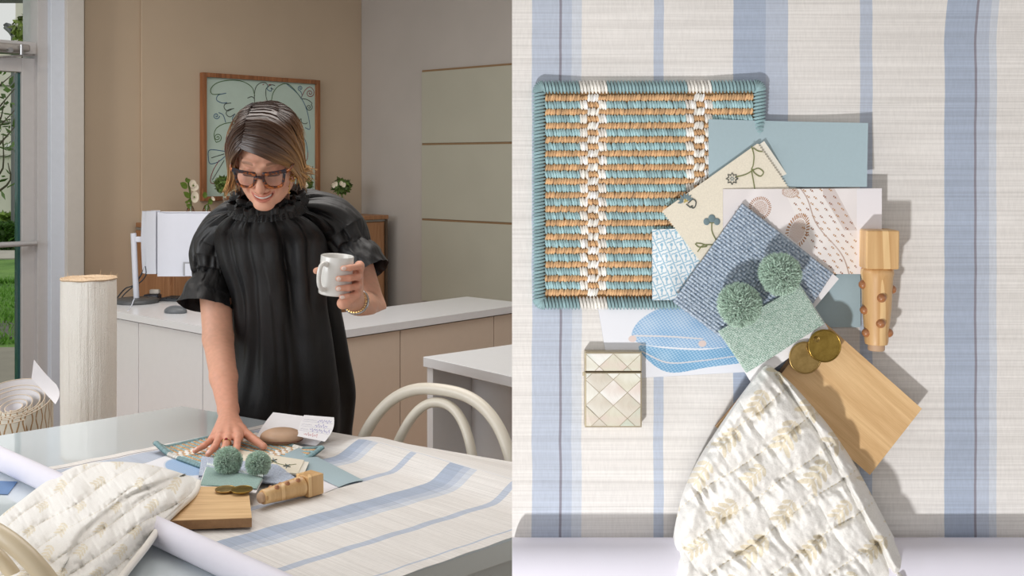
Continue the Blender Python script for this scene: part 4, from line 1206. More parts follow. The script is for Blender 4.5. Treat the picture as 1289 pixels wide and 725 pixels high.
# woven mat under the hand
mTL, mTR, mBR = T(193, 570), T(303, 544.5), T(408, 577)
mBL = mTL + mBR - mTR
liftL = lambda a, b: .0005 + .022 * np.clip(1 - np.hypot(a * .6, 1 - b) / .14, 0, 1) ** 1.5 + .022 * np.clip(1 - np.hypot(1 - a, b) / .26, 0, 1) ** 1.5
# rows run from the far left edge to the near right one
woven_mat('blue and tan woven mat with curling corners under the woman\'s hand', [q + Z * .0025 for q in (mTR, mBR, mBL, mTL)], liftL)
def t4(z, *p): return [T(x, y, z) for x, y in p]
def rev(c): return [c[0], c[1], c[2], c[3]]
# curled price sheet and note behind the stone
def curl(name, mat, pts, z0, zk, label, cat, parent=None, nn=16, th=.0005, near=0.0):
    """pts: tl tr br bl in pixels; the far edge lifts by zk"""
    v_, u_ = np.meshgrid(np.linspace(0, 1, nn), np.linspace(0, 1, nn), indexing='ij')
    tl, tr, br, bl = [np.array(p, float) for p in pts]
    q = tl * ((1 - u_) * (1 - v_))[..., None] + tr * (u_ * (1 - v_))[..., None] + br * (u_ * v_)[..., None] + bl * ((1 - u_) * v_)[..., None]
    q[..., 0] += 6 * np.sin(np.pi * v_) * (u_ - .3)
    zz = z0 + zk * (1 - v_) ** 2
    G = np.zeros(q.shape[:2] + (3,))
    dd = (CH - z0) * F / (np.maximum(q[..., 1], 200) - PY)
    yb = q[-1:, :, 1]; db = (CH - z0) * F / (yb - PY)
    d = db + (1 - v_) * .085 - near
    G[..., 0] = (q[..., 0] - PX) * d / F; G[..., 1] = d; G[..., 2] = CH - (q[..., 1] - PY) * d / F
    vv, f, _ = shell(G, th); return mk(name, vv, f[:, ::-1], mat, parent, label=label, cat=cat), G
curl('paper_sheet', M_card, [(344, 519), (421, 529), (398, 561), (322, 552)], .756, .05, 'blank white paper curling up behind the tan oval stone', 'paper')
nt = thing('note_card', T(396, 550), 'small white note with three lines of blue handwriting, curling at its far edge', 'note')
o, GN = curl('note_paper', M_card, [(383, 522.5), (420.5, 525.5), (409, 556), (374, 549)], .760, .05, None, None, nt, near=.088)
def onG(u, v, off=.0007):
    n = GN.shape[0] - 1; x, y = u * n, v * n; i, j = min(int(y), n - 1), min(int(x), n - 1); fx, fy = x - j, y - i
    p = (GN[i, j] * (1 - fx) + GN[i, j + 1] * fx) * (1 - fy) + (GN[i + 1, j] * (1 - fx) + GN[i + 1, j + 1] * fx) * fy
    e = np.cross(GN[i, j + 1] - GN[i, j], GN[i + 1, j] - GN[i, j]); return p + e / np.linalg.norm(e) * -off
ink_b = plain('blue_pen_ink', srgb(120, 112, 190), .6); ink_g = plain('grey_print_ink', srgb(170, 168, 184), .6); ink_r = plain('red_pen_ink', srgb(206, 120, 124), .6)
for y_, x0, x1, mt, am, nm in ((.20, .06, .46, ink_g, .012, 'printed_words'), (.21, .50, .92, ink_b, .05, 'handwriting'), (.42, .06, .36, ink_g, .012, 'printed_words'), (.42, .46, .82, ink_b, .05, 'handwriting'), (.63, .06, .30, ink_g, .012, 'printed_words'), (.62, .34, .96, ink_b, .05, 'handwriting'), (.84, .22, .66, ink_r, .05, 'handwriting')):
    pts = [onG(x, min(max(y_ + am * math.sin(x * 88) + am * .6 * math.sin(x * 47 + y_ * 9), 0), 1)) for x in np.linspace(x0, x1, 64)]
    v, f = tube(pts, .00042, 4); mk(nm, v, f, mt, nt)
for y_ in (.28, .50, .71):
    v, f = tube([onG(x, y_) for x in np.linspace(.05, .97, 16)], .0003, 4); mk('ruled_line', v, f, ink_g, nt)
# tan leather oval with a stitched seam
st = thing('leather_pebble', T(355, 553), 'tan leather-covered oval pebble with a dark seam beside the note', 'leather pebble')
pc = T(354.5, 549.5, .775); M_lea = plain('tan_leather', srgb(196, 162, 134), .45, 0, .06, 30, .0006)
rx_ = .0565
blob('leather_shell', pc, ((rx_, -.006, 0), (.006, .042, 0), (0, 0, .0235)), M_lea, st, n=24)
m = MB(); m.tube([pc + np.array([rx_ * 1.006 * math.cos(a), .0425 * math.sin(a) - .006 * math.cos(a), -.006]) for a in np.linspace(0, 2 * np.pi, 60)], .0012, 6, False); m.build('seam', plain('seam_thread', srgb(112, 66, 52), .7), st, True)

# blue-grey card, its near corner lifting
sheet('blue_card', [T(352, 577, .764), T(377, 563.5, .764), T(457.5, 604.5, .754), T(426.5, 613, .754)], M_blue, .0007, 20, 20,
      bend=lambda u, v: .003 * np.sin(np.pi * u), label='plain blue-grey card lying over the mat\'s curled corner', cat='card')
# white page with printed cushions, left of the swatches
cp = t4(.7545, (170, 588), (214, 571), (300, 592), (262, 622))
Hh = homog([(0, 0), (.20, 0), (.20, .22), (0, .22)], [(752, 384), (925, 374), (945, 468), (768, 478)])
cp = [T(176, 586, .7545), T(214, 571.5, .7545), T(300, 596, .7545), T(256, 620, .7545)]
w_ = np.linalg.norm(cp[1] - cp[0]); h_ = np.linalg.norm(cp[3] - cp[0])
def left_cushion(x, y):
    u_, v_ = x / w_, y / h_
    col = np.tile(srgb(236, 237, 243), x.shape + (1,)); r = np.hypot((u_ - .72) / .48, (v_ - .42) / .30)
    m = r < 1; col[m] = srgb(150, 182, 222) * 1; w = (np.sin(u_ * 160) * np.sin(v_ * 160) > .2) & m; col[w] = srgb(178, 204, 232); col[(r > .96) & (r < 1.03)] = srgb(214, 220, 232)
    return col
sheet('printed_page', cp, M_print, .0004, 130, 130, cols=left_cushion, label='white page printed with a blue cushion between the quilt and the woven mat', cat='page')
# lower white page with paisley print
pp = [T(322, 580, .757), T(378, 590, .757), T(430, 611.5, .7525), T(402, 623, .7525)]
def left_pais(x, y):
    w1 = np.linalg.norm(pp[1] - pp[0]); u_ = x / w1; v_ = y / np.linalg.norm(pp[3] - pp[0])
    col = np.tile(srgb(238, 236, 241), x.shape + (1,)); g_ = (vnoise(u_ * 30, v_ * 50, 4) > .55) & (u_ < .8) & (v_ < .6); col[g_] = srgb(196, 178, 176); return col
sheet('printed_page', [pp[0], pp[1], pp[2], pp[3]], M_print, .0004, 90, 90, cols=left_pais, label='white page with faint print under the embroidered linen and the turned wood leg', cat='page')
# ivory card and embroidered linen swatch
ec = [T(292, 566, .764), T(389, 581.5, .768), T(382, 598, .768), T(286, 590, .764)]
sheet('ivory_card', ec, M_cardc, .0015, 6, 6, label='ivory card backing the embroidered linen on the glass table', cat='card')
es = [T(290, 564.5, .7665), T(383, 579, .770), T(375, 596, .770), T(284, 588, .7665)]
em = thing('embroidered_swatch', es[0], 'cream linen swatch with embroidered sprigs lying just right of the hand', 'fabric swatch')
sheet('linen', es, M_emb, .0012, 10, 10, parent=em)
def quadpt(c, u, v, off):
    n = normal_of(c); return c[0] * (1 - u) * (1 - v) + c[1] * u * (1 - v) + c[2] * u * v + c[3] * (1 - u) * v + n * off
for cu_, cv_ in ((.30, .40), (.62, .35), (.82, .6), (.45, .7)):
    for q in range(5):
        a = q * 1.256 + cu_ * 5; p = [quadpt(es, cu_ + .05 * s_ * math.cos(a), cv_ + .14 * s_ * math.sin(a), .0013) for s_ in (.1, .5, 1)]
        v, f = tube(p, .0011, 5); mk('embroidered_petal', v, f, M_thrb if q % 2 else M_thrd, em)
for l_ in ([(.55, .3), (.66, .48), (.8, .55), (.93, .4)], [(.35, .5), (.45, .62), (.5, .8)]):
    v, f = tube([quadpt(es, a, b, .0013) for a, b in smoothline(l_, 20)], .0007, 5); mk('embroidered_stem', v, f, M_thrg, em)
# chunky blue cloth
cl_ = [T(254, 574, .770), T(350, 584, .772), T(386, 612, .764), T(250, 598, .770)]
ridged('chunky blue basket-weave swatch under the pompoms on the glass table', 'woven_swatch', cl_, .006, 46, 22, srgb(200, 209, 226), srgb(140, 154, 178), 3)
# white card + green cloth
gw = [T(259, 588, .776), T(331, 603, .776), T(322, 620.5, .776), T(249, 615, .776)]
sheet('white_card', gw, M_card, .0015, 6, 6, label='white card under the folded green swatch on the glass table', cat='card')
gs = [T(260, 586, .779), T(331, 601, .779), T(323.5, 615, .779), T(252, 609.5, .779)]
gsw = thing('green_swatch', gs[0], 'sage green woven swatch with a pinked far edge in front of the pompoms', 'fabric swatch')
ridged(None, 'cloth', gs, .0018, 60, 34, srgb(156, 184, 176), srgb(116, 150, 144), 4, None, amp=.0004, parent=gsw, res=3)
vv_, ff_ = [], []
for i in range(34):
    c = quadpt(gs, (i + .5) / 34, -.02, .0025); e = (gs[1] - gs[0]) / 34; n0 = len(vv_)
    vv_ += [c - e * .5, c + e * .5, c + Z * .0035 + e * .0 - (gs[3] - gs[0]) * .05, c - Z * .003]; ff_ += [(n0, n0 + 1, n0 + 2), (n0, n0 + 3, n0 + 1), (n0, n0 + 2, n0 + 3), (n0 + 1, n0 + 3, n0 + 2)]
mk('pinked_edge', vv_, ff_, plain('pinked_white', srgb(220, 228, 222), .9), gsw, False)
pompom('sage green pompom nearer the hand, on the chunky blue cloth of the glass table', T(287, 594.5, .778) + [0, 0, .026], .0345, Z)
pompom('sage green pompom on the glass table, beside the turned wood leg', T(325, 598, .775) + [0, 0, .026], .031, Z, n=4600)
disc('darker brass disc lying flat on the glass table, overlapping another', T(304.5, 617, .7835), (0, -.06, 1), .0235, M_gold)
disc('lighter brass disc partly under the other one, on the glass table', T(284, 616.5, .7815), (0, -.04, 1), .0225, M_brass)
board('thin oak board with a dark layered edge sticking out from under the quilt', [T(222, 612, .777), T(312.6, 613, .777), T(317, 651.5, .777), T(190, 656, .777)], .0195)
turned_leg('tapered wood leg with a square block and round studs lying on the striped sheet', T(399.5, 606, .778), T(326.5, 627, .776), Z, .043, .046,
           studs=[(.062, 1.15), (.062, -.5), (.09, 1.0), (.09, -.45), (.118, .95), (.118, -.5), (.075, 2.2), (.105, 2.2)])

# quilt draped over the roll and the board
EL = [(252, 604), (214, 591), (176, 583), (136, 581), (98, 586), (60, 605), (26, 630), (-2, 652), (-34, 690)]
ER = [(251, 608), (244, 622), (224, 640), (204, 660), (184, 688), (160, 718), (140, 745), (90, 775), (-20, 790)]
def zq(v, u, px, py):
    tpos = .772 + .020 * ss(0, .3, v)
    return tpos + .030 * np.sin(np.pi * np.clip(u, 0, 1)) ** .7 * ss(0, .25, v) + .006 * vnoise(px / 30, py / 30, 9) - .02 * ss(.75, 1, u) * ss(.2, .5, v)
crease = smoothline([(88, 700), (104, 672), (132, 648), (168, 622), (226, 600)], 80)
def foldL(px, py):
    d = np.full(px.shape, 1e9); sd = np.zeros(px.shape)
    for i in range(len(crease) - 1):
        a, b = crease[i], crease[i + 1]; ab = b - a; t = np.clip(((px - a[0]) * ab[0] + (py - a[1]) * ab[1]) / (ab @ ab), 0, 1)
        dx, dy = px - a[0] - ab[0] * t, py - a[1] - ab[1] * t; dd = np.hypot(dx, dy); s_ = ab[0] * dy - ab[1] * dx
        m = dd < d; d = np.where(m, dd, d); sd = np.where(m, s_, sd)
    up = sd < 0                                            # on the far side of the crease
    x_ = np.where(up, d, -d); return .009 * np.exp(-((x_ - 8) / 9) ** 2) - .006 * np.exp(-(x_ / 3.5) ** 2)
def projT(px, py, h):
    d = (CH - h) * F / (py - PY); return np.stack([(px - PX) * d / F, d, h], -1)
quilt('white quilted cloth with beige sprigs draped over the roll and the oak board', EL, ER, zq, projT, 300, 230, 24, .0062, foldL, ripk=.5, motif=46, msize=9, seed=11, dirs=((.55, .83), (.86, -.5)))
# its bound hem along the near right edge
hem = smoothline(ER[:7], 60); hp = np.array([T(x, y, .773 + .014 * ss(0, .3, i / 60)) for i, (x, y) in enumerate(hem)])
v, f = tube(hp, .007, 12); 
mk('quilt_hem', v, f, plain('hem_white', srgb(236, 232, 226), .9, 0, .02, 60, .001), bpy.data.objects['quilt'])
# ================================================================ UPRIGHT TABLE TOP WITH THE MATERIAL SAMPLES (right half)
def q4(h, *p):
    hs = h if isinstance(h, (list, tuple)) else [h] * 4
    return [Q(x, y, k) for (x, y), k in zip(p, hs)]
YH = np.array([0, -1.0, 0])                                # towards the viewer
m = MB(); a = Q(644.6, 205); m.box((a[0], PD + .003, .0), (1.0, 0, 0), (0, .03, 0), (0, 0, 1.86)); 
m.build('tabletop_board', M_gtop, None, bevel=.001, label='upright white table top carrying the striped cloth and samples', cat='table top')
m = MB()
sR = [(0, WHc), (17, LNE), (18.2, WHc), (22.5, BL), (59, LNE), (59.9, BL), (74, BP), (86, WHc), (175.5, BL), (188, WHc), (278, BD), (318, BL), (346, WHc), (437, BL), (451, WHc), (541.5, BD), (580.5, LNE), (581.5, BL), (597, BP), (609, WHc)]
stopsR = [(x / 1000, c) for x, c in sR]
M_wcR = stripe_mat('striped_wallcovering_samples', stopsR, -.05, .75, WHc, .55)
G = np.zeros((60, 60, 3)); UVs = np.zeros((60, 60, 2))
for i, y in enumerate(np.linspace(-30, 690, 60)):
    for j, x in enumerate(np.linspace(644.6, 1330, 60)):
        G[i, j] = Q(x, y, .0015 + .0 * i); UVs[i, j] = ((x - 644.6) / 1000 + (.004 * max(0, (60 - y) / 60) ** 2 if x > 1150 else 0) * -1, y / 1000)
v, f, _ = shell(G, .0012)
uvv = UVs.reshape(-1, 2); mk('striped_sheet', v, f, M_wcR, None, uv=np.vstack([uvv, uvv]), label='blue and white striped woven sheet behind all the laid-out samples', cat='wallcovering')
# fold of white backing at the bottom
r0 = Q(644.8, 700, .034); r1 = Q(1345, 700, .034); rr_ = .0330
zc_ = Q(700, 684, .058)[2] - .024
paper_roll('thick white backing roll across the foot of the striped sheet', (r0[0], PD - .036, zc_ - .012), (r1[0], PD - .036, zc_ - .012), .034, M_rollw, 'backing_roll')

liftR = lambda a, b: .001 + .006 * np.clip(1 - np.hypot(1 - a, b) / .25, 0, 1) + .004 * np.clip(1 - np.hypot(a, b) / .2, 0, 1) + a * 0
woven_mat('square blue and tan woven mat at the top of the laid-out samples', q4(.003, (675, 107), (957, 106), (957, 384), (675, 384)), liftR, 29, 78)
def blockprint(x, y):
    px, py = x * 1000, y * 1000
    col = np.tile(srgb(236, 240, 242), x.shape + (1,)); B1, B2 = srgb(150, 190, 212), srgb(178, 208, 224)
    px, py = px * 1.35, py * 1.35; row = np.floor(py / 19); a = (((px + (row % 2) * 8) / 16) % 1) - .5; b = (py / 19) % 1 - .5
    r = np.hypot(a * 16, b * 19)
    col[(np.abs(r - 8.2 - 1.2 * np.sin(np.arctan2(b, a) * 4)) < 1.1)] = B1
    col[(np.hypot(a * 16, (b + .14) * 19) < 2.6)] = B1
    col[(np.hypot(a * 16, (b - .22) * 19) < 1.4)] = B2
    col[(np.abs(a) < .05) & (np.abs(b) < .3)] = B1
    return col
sheet('print_swatch', q4([.020, .022, .018, .018], (821, 289), (908, 286), (908, 378), (821, 378)), M_print, .0008, 180, 180,
      bend=lambda u, v: .0018 * vnoise(u * 4, v * 4, 3), cols=blockprint, label='light blue block-print cotton swatch lying on the woven mat', cat='fabric swatch')
sheet('blue_card', q4([.017, .017, .028, .018], (892, 150), (1091.5, 155), (1090, 235), (892, 236)), M_blue, .0009, 20, 30,
      bend=lambda u, v: -.004 * np.sin(np.pi * u) * (1 - v) + .004 * u ** 3, label='wide plain blue-grey card at the upper right of the woven mat', cat='card')
sheet('blue_card', q4([.006] * 4, (985, 340), (1083, 340), (1083.5, 412), (985, 412)), M_blue, .0009, 4, 4, label='small piece of blue-grey card showing left of the turned leg shaft', cat='card')
sheet('ivory_card', q4(.0215, (838, 268), (962, 177.5), (1010, 248), (890, 338)), M_cardc, .0016, 4, 4, label='ivory card behind the embroidered linen, showing along two edges', cat='card')
eR = q4(.0245, (834, 265.5), (953, 181), (1004, 254), (885.5, 333))
er = thing('embroidered_swatch', eR[3], 'cream linen swatch with blue flowers and green stems on an ivory card', 'fabric swatch')
o = sheet('linen', eR, M_emb, .0010, 10, 10, parent=er)
# zigzag cut edges
for k0, k1 in ((1, 2), (0, 3)):
    A, B = eR[k0], eR[k1]; nz_ = 26; vs = []; fs = []; d = (B - A) / nz_; out = (eR[1] - eR[0]) / np.linalg.norm(eR[1] - eR[0]) * (1 if k0 == 1 else -1)
    for i in range(nz_): n0 = len(vs); vs += [A + d * i, A + d * (i + 1), A + d * (i + .5) + out * .0018]; fs.append((n0, n0 + 1, n0 + 2) if k0 == 0 else (n0 + 1, n0, n0 + 2))
    mk('pinked_edge', np.array(vs), fs, M_emb, er, False)
def thr(name, pts, r, mat, n=24, h=.0253):
    s_ = smoothline(pts, n); v, f = tube([Q(x, y, h) for x, y in s_], r, 6, sx=.6, up=YH); return mk(name, v, f, mat, er)
for l_ in ([(946, 184), (949, 196), (948, 208), (946, 214), (948, 226), (950, 238)], [(948, 214), (940, 219), (930, 222), (926, 222)], [(948, 214), (955, 212), (961, 217), (957, 222), (950, 218), (947, 213)], [(948, 186), (954, 190), (960, 191)],
           [(896, 280), (896, 290), (899, 298), (903, 304)], [(898, 308), (885, 309), (878, 317)], [(876, 306), (884, 307), (890, 310), (880, 311), (875, 307)]): thr('embroidered_stem', l_, .0007, M_thrg)
star = []
for i in range(17):
    a = i * math.pi / 8; r_ = 7.5 if i % 2 == 0 else 4.6; star.append((921.5 + r_ * math.cos(a), 225 + r_ * math.sin(a)))
v, f = tube([Q(x, y, .0253) for x, y in star], .0007, 5, up=YH); mk('embroidered_star', v, f, M_thrd, er)
def petals(cx, cy, r0_, r1_, angs, mat, w=.0018):
    for a in angs:
        c_, s_ = math.cos(a), math.sin(a); pts = np.array([Q(cx + c_ * q, cy - s_ * q, .0253) for q in (r0_, (r0_ + r1_) / 2, r1_)])
        v, f = tube(pts, [w * .5, w, w * .3], 6, sx=.35, up=YH); mk('embroidered_petal', v, f, mat, er)
petals(921.5, 225, 1, 3.2, np.arange(0, 6.2, 1.05), M_thrb, .0007)
petals(863, 253, 3, 10, [.35, .8, 1.25, 1.75, 2.3, 2.9, 3.4], M_thrb)
petals(863, 253, 0, 3, [0, 2, 4], M_thry, .0012)
thr('embroidered_stem', [(866, 256), (872, 251), (876, 254), (875, 260), (872, 262), (870, 259)], .0008, M_thrd); thr('embroidered_stem', [(864, 257), (869, 261), (872, 259)], .0008, M_thrd)
for cx, cy, r_ in [(889.5, 279, 4), (896, 275, 4.5), (902.5, 279, 4)]:
    blob('embroidered_petal', Q(cx, cy, .0253), ((r_ * .001, 0, 0), (0, 0, r_ * .0011), (0, .0007, 0)), M_thrb, er, n=8)
petals(896, 281, 1, 9, [.2, 2.9, 1.57], M_thrg, .0009)

pR = q4([.026, .026, .024, .026], (910, 238), (1110, 237), (1110, 345), (910, 345))
w_, h_ = np.linalg.norm(pR[1] - pR[0]), np.linalg.norm(pR[3] - pR[0])
Hp = homog([(0, 0), (w_, 0), (w_, h_), (0, h_)], [(910, 238), (1110, 237), (1110, 345), (910, 345)])
sheet('printed_page', pR, M_print, .0007, 250, 440, cols=paisley_print(Hp), bend=lambda u, v: .002 * np.sin(np.pi * u) * (1 - v), label='glossy page printed with paisley and scattered gold motifs above the chunky cloth', cat='page')
cR = q4(.0045, (752, 384), (925, 374), (945, 468), (768, 478))
w_, h_ = np.linalg.norm(cR[1] - cR[0]), np.linalg.norm(cR[3] - cR[0])
Hc = homog([(0, 0), (w_, 0), (w_, h_), (0, h_)], [(752, 384), (925, 374), (945, 468), (768, 478)])
sheet('printed_page', cR, M_print, .0007, 230, 420, cols=cushion_print(Hc), label='white page printed with two blue cushions above the pearl case', cat='page')
sheet('white_card', q4(.0265, (950, 262), (1056, 351), (1026, 387), (920, 300)), M_card, .0015, 4, 4, label='white card showing at the right tip of the chunky blue cloth', cat='card')
ridged('chunky blue and white basket-weave cloth lying diagonally across the samples', 'woven_swatch', q4([.034, .034, .036, .034], (935, 256), (1050, 344), (965, 468), (847, 380)), .005, 40, 36, srgb(196, 208, 222), srgb(92, 116, 142), 3, amp=.0022, wav=.25,
       bend=lambda u, v: .004 * np.sin(np.pi * u) * np.sin(np.pi * v) + .004 * vnoise(u * 2, v * 2, 6))
sheet('white_card', q4(.0425, (908, 420), (1010, 362), (1043, 414), (947, 484)), M_card, .0016, 4, 4, label='white card below the green swatch, under the brass discs', cat='card')
ridged('green and white herringbone swatch under the two laid-out pompoms', 'green_swatch', q4(.0455, (904, 417), (1008, 359), (1039, 408), (940, 470)), .0016, 46, 30, srgb(212, 226, 218), srgb(104, 144, 126), 8, amp=.0009, res=5, wav=.35)
def P_at(x, y, h, d=None): return Q(x, y, h)
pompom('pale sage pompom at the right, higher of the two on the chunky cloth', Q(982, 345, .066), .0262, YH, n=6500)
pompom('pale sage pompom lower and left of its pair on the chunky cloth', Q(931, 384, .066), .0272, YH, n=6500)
disc('duller round brass disc tucked under the shinier one on the upright top', Q(1013, 450, .0450), YH, .0196, M_brass)
dt, du_, dw_ = disc('shiny gold disc with a small ring mark, overlapping the duller one', Q(1037.5, 435, .0485), YH, .0200, M_gold)
m = MB(); cq = Q(1028, 427, .0512)
for r_ in (.0034, .0019): m.tube([cq + np.array([math.cos(a) * r_, 0, math.sin(a) * r_]) for a in np.linspace(0, 6.2832, 25)], .0004, 5, False)
m.build('ring_mark', M_brass, dt, True)
board('oak veneer sample board lying diagonally under the brass discs and quilt', q4(.030, (1036, 404), (1160.5, 514.5), (1095, 598), (970, 488)), .016, 'wood_board')
board('thin oak strip peeking out to the upper left of the quilt', q4(.014, (946, 484), (1010, 520), (965, 580), (901, 537.5)), .006, 'wood_strip', 'wood sample')

# mother-of-pearl card case
pcase = thing('pearl_case', Q(772, 538, .002), 'mother-of-pearl tiled card case with a hinged lid, below the printed cushions', 'card case')
hz = .020
M_silver = plain('aged_silver', srgb(196, 184, 158), .35, .9, .08, 60)
def cbx(name, x0, x1, y0, y1, h0, h1, mat, bev=.0008):
    a = Q(x0, y1, h1); b = Q(x1, y0, h1); m = MB(); m.box((a[0], PD - h1, a[2]), (b[0] - a[0], 0, 0), (0, h1 - h0, 0), (0, 0, b[2] - a[2])); return m.build(name, mat, pcase, bevel=bev)
cbx('case_body', 736, 808, 468.6, 538, .004, hz, M_silver); cbx('lid', 736, 808, 443, 467.4, .004, hz, M_silver); cbx('hinge_line', 737, 807.5, 467.2, 468.8, .005, hz - .001, plain('hinge_shadow_gap', srgb(70, 60, 46), .5))
m = MB(); e = Q(735, 473, .012); m.tube([e, e + [0, 0, .005]], .0016, 10); m.build('clasp', M_silver, pcase, True)
k = NT('mother_of_pearl'); vec = k.coord('Object', (60, 60, 60)); nz1 = k.noise(vec, 1.0, 2, .5, 1.2); nz2 = k.noise(k.coord('Object', (24, 24, 24)), 1, 1)
rnd = k.n('ShaderNodeObjectInfo').outputs['Random']
c_ = k.ramp(k.math('FRACT', k.math('ADD', k.math('MULTIPLY', nz2, 1.1), rnd)), [(0, srgb(248, 246, 238)), (.25, srgb(222, 212, 198)), (.4, srgb(216, 222, 206)), (.55, srgb(250, 248, 244)), (.72, srgb(232, 214, 204)), (.85, srgb(228, 222, 204)), (1, srgb(248, 246, 238))])
k.base(c_).rough(.22); k.b.inputs['Metallic'].default_value = .08; k.b.inputs['Coat Weight'].default_value = .8
k.b.inputs['Thin Film Thickness'].default_value = 380; k.bump(nz1, .35, .002); M_pearl = k.m
def clip_poly(poly, x0, y0, x1, y1):
    for ax_, lim, sg in ((0, x0, 1), (0, x1, -1), (1, y0, 1), (1, y1, -1)):
        out = []
        for i in range(len(poly)):
            a, b = poly[i - 1], poly[i]; ia, ib = sg * (a[ax_] - lim) >= 0, sg * (b[ax_] - lim) >= 0
            if ia != ib: t = (lim - a[ax_]) / (b[ax_] - a[ax_]); out.append((a[0] + t * (b[0] - a[0]), a[1] + t * (b[1] - a[1])))
            if ib: out.append(b)
        poly = out
        if not poly: return []
    return poly
s1_ = 17.6; orig = (772, 494)
for box_ in ((738, 445, 806, 466.4), (738, 470, 806, 536)):
    for i in range(-7, 8):
        for j in range(-7, 8):
            cx, cy = orig[0] + (i - j) * s1_, orig[1] + (i + j) * s1_ * .93; g = .45
            poly = clip_poly([(cx, cy - s1_ * .93 + g), (cx + s1_ - g, cy), (cx, cy + s1_ * .93 - g), (cx - s1_ + g, cy)], *box_)
            if len(poly) < 3: continue
            ar = abs(sum(poly[k][0] * poly[(k + 1) % len(poly)][1] - poly[(k + 1) % len(poly)][0] * poly[k][1] for k in range(len(poly)))) / 2
            if ar < 6: continue
            lo = [Q(x, y, hz) for x, y in poly]; hi = [p + YH * .0008 for p in lo]; n = len(poly)
            # two facets of slightly different tilt per tile catch the light differently
            tiltv = rng.uniform(-.00028, .00028); hi = [p + YH * (tiltv * (q - n / 2)) for q, p in enumerate(hi)]
            mk('pearl_tile', lo + hi, [tuple(range(n)), tuple(range(2 * n - 1, n - 1, -1))] + [(a, a + n, (a + 1) % n + n, (a + 1) % n) for a in range(n)], M_pearl, pcase, False)

turned_leg('upright tapered wood leg with a square top block and round studs, right of the samples', Q(1105, 288.5, .032), Q(1103, 441, .030), YH, .0475, .0405,
           studs=[(.0885 * .93, 0), (.1185 * .96, 0), (.068, 1.45), (.074, -1.5), (.099, 1.35), (.127, 1.3), (.127, -1.3)])

# quilt lying over the lower samples
qL = [(961, 462), (944, 482), (922, 512), (900, 545), (878, 580), (860, 620), (850, 660), (844, 700), (842, 745)]
qR = [(968, 459), (994, 480), (1020, 508), (1048, 542), (1076, 584), (1100, 628), (1122, 670), (1146, 712), (1160, 748)]
def zqr(v, u, px, py):
    s_ = np.sin(np.pi * np.clip(u, 0, 1)) ** .6
    return .036 + .018 * ss(0, .3, v) + (.016 + .012 * v) * s_ + .006 * vnoise(px / 40, py / 60, 4) - .030 * np.clip((np.abs(u - .5) - .46) / .04, 0, 1) ** 2
def foldR(px, py):
    # two soft ridges running down near the right edge, and the gathered left rim
    d1 = px - np.interp(py, [458, 545, 628, 725], [968, 1030, 1075, 1125]); d0 = px - np.interp(py, [462, 545, 620, 745], [972, 918, 878, 862])
    return .009 * np.exp(-((d1 - 8) / 7) ** 2) - .008 * np.exp(-(d1 / 3.5) ** 2) + .006 * np.exp(-(d0 / 8) ** 2) * ss(460, 500, py)
def projQ(px, py, h):
    d = PD - h; return np.stack([(px - PX) * d / F, d, CH - (py - PY) * d / F], -1)
quilt('white quilted cloth with beige leaf sprigs spread over the lower samples', qL, qR, zqr, projQ, 420, 380, 44, .013, foldR, ripk=.68, motif=74, msize=19, seed=23, dirs=((.57, .82), (.80, -.60)))
# ================================================================ THE WOMAN
class SDF:
    """signed distance on a block of space; primitives blended smoothly, only near themselves"""
    def __init__(s, lo, hi, vox):
        s.lo = np.asarray(lo, float); s.vox = vox
        s.n = np.ceil((np.asarray(hi) - s.lo) / vox).astype(int) + 1
        s.a = np.full(s.n, 1.0, dtype=np.float32)
    def block(s, lo, hi):
        i0 = np.clip(np.floor((lo - s.lo) / s.vox).astype(int), 0, s.n - 1); i1 = np.clip(np.ceil((hi - s.lo) / s.vox).astype(int) + 1, 1, s.n)
        ax = [s.lo[k] + np.arange(i0[k], i1[k]) * s.vox for k in range(3)]
        X = np.stack(np.meshgrid(*ax, indexing='ij'), -1).astype(np.float32)
        return tuple(slice(i0[k], i1[k]) for k in range(3)), X
    def put(s, sl, d, k, mode):
        a = s.a[sl]
        if mode == 'sub': a2, d2 = -a, d
        else: a2, d2 = a, d
        h = np.clip(.5 + .5 * (d2 - a2) / k, 0, 1)
        r = d2 * (1 - h) + a2 * h - k * h * (1 - h)
        s.a[sl] = -r if mode == 'sub' else r
    def cone(s, p, q, r1, r2, k=.01, mode='add'):
        p, q = np.asarray(p, float), np.asarray(q, float); R = max(r1, r2) + k * 2 + s.vox * 3
        sl, X = s.block(np.minimum(p, q) - R, np.maximum(p, q) + R)
        if 0 in X.shape: return s
        ab = q - p; t = np.clip(((X - p) @ ab) / (ab @ ab + 1e-12), 0, 1)
        d = np.linalg.norm(X - p - t[..., None] * ab, axis=-1) - (r1 + (r2 - r1) * t)
        s.put(sl, d, k, mode); return s
    def chain(s, pts, rs, k=.01):
        for i in range(len(pts) - 1): s.cone(pts[i], pts[i + 1], rs[i], rs[i + 1], k)
        return s
    def ell(s, c, r, M=None, k=.01, mode='add'):
        c = np.asarray(c, float); r = np.asarray(r, float); R = r.max() + k * 2 + s.vox * 3
        sl, X = s.block(c - R, c + R)
        if 0 in X.shape: return s
        Y = X - c
        if M is not None: Y = Y @ np.asarray(M)            # columns of M: the ellipsoid's axes
        q = Y / r; k0 = np.linalg.norm(q, axis=-1); k1 = np.linalg.norm(q / r, axis=-1)
        s.put(sl, (k0 - 1) * k0 / (k1 + 1e-9) * 1.0, k, mode); return s
    def mesh(s):
        g = openvdb.FloatGrid(background=1.0); g.copyFromArray(np.ascontiguousarray(s.a), tolerance=0)
        p, q = g.convertToQuads(0.0)
        return np.asarray(p, float) * s.vox + s.lo, np.asarray(q)[:, ::-1]

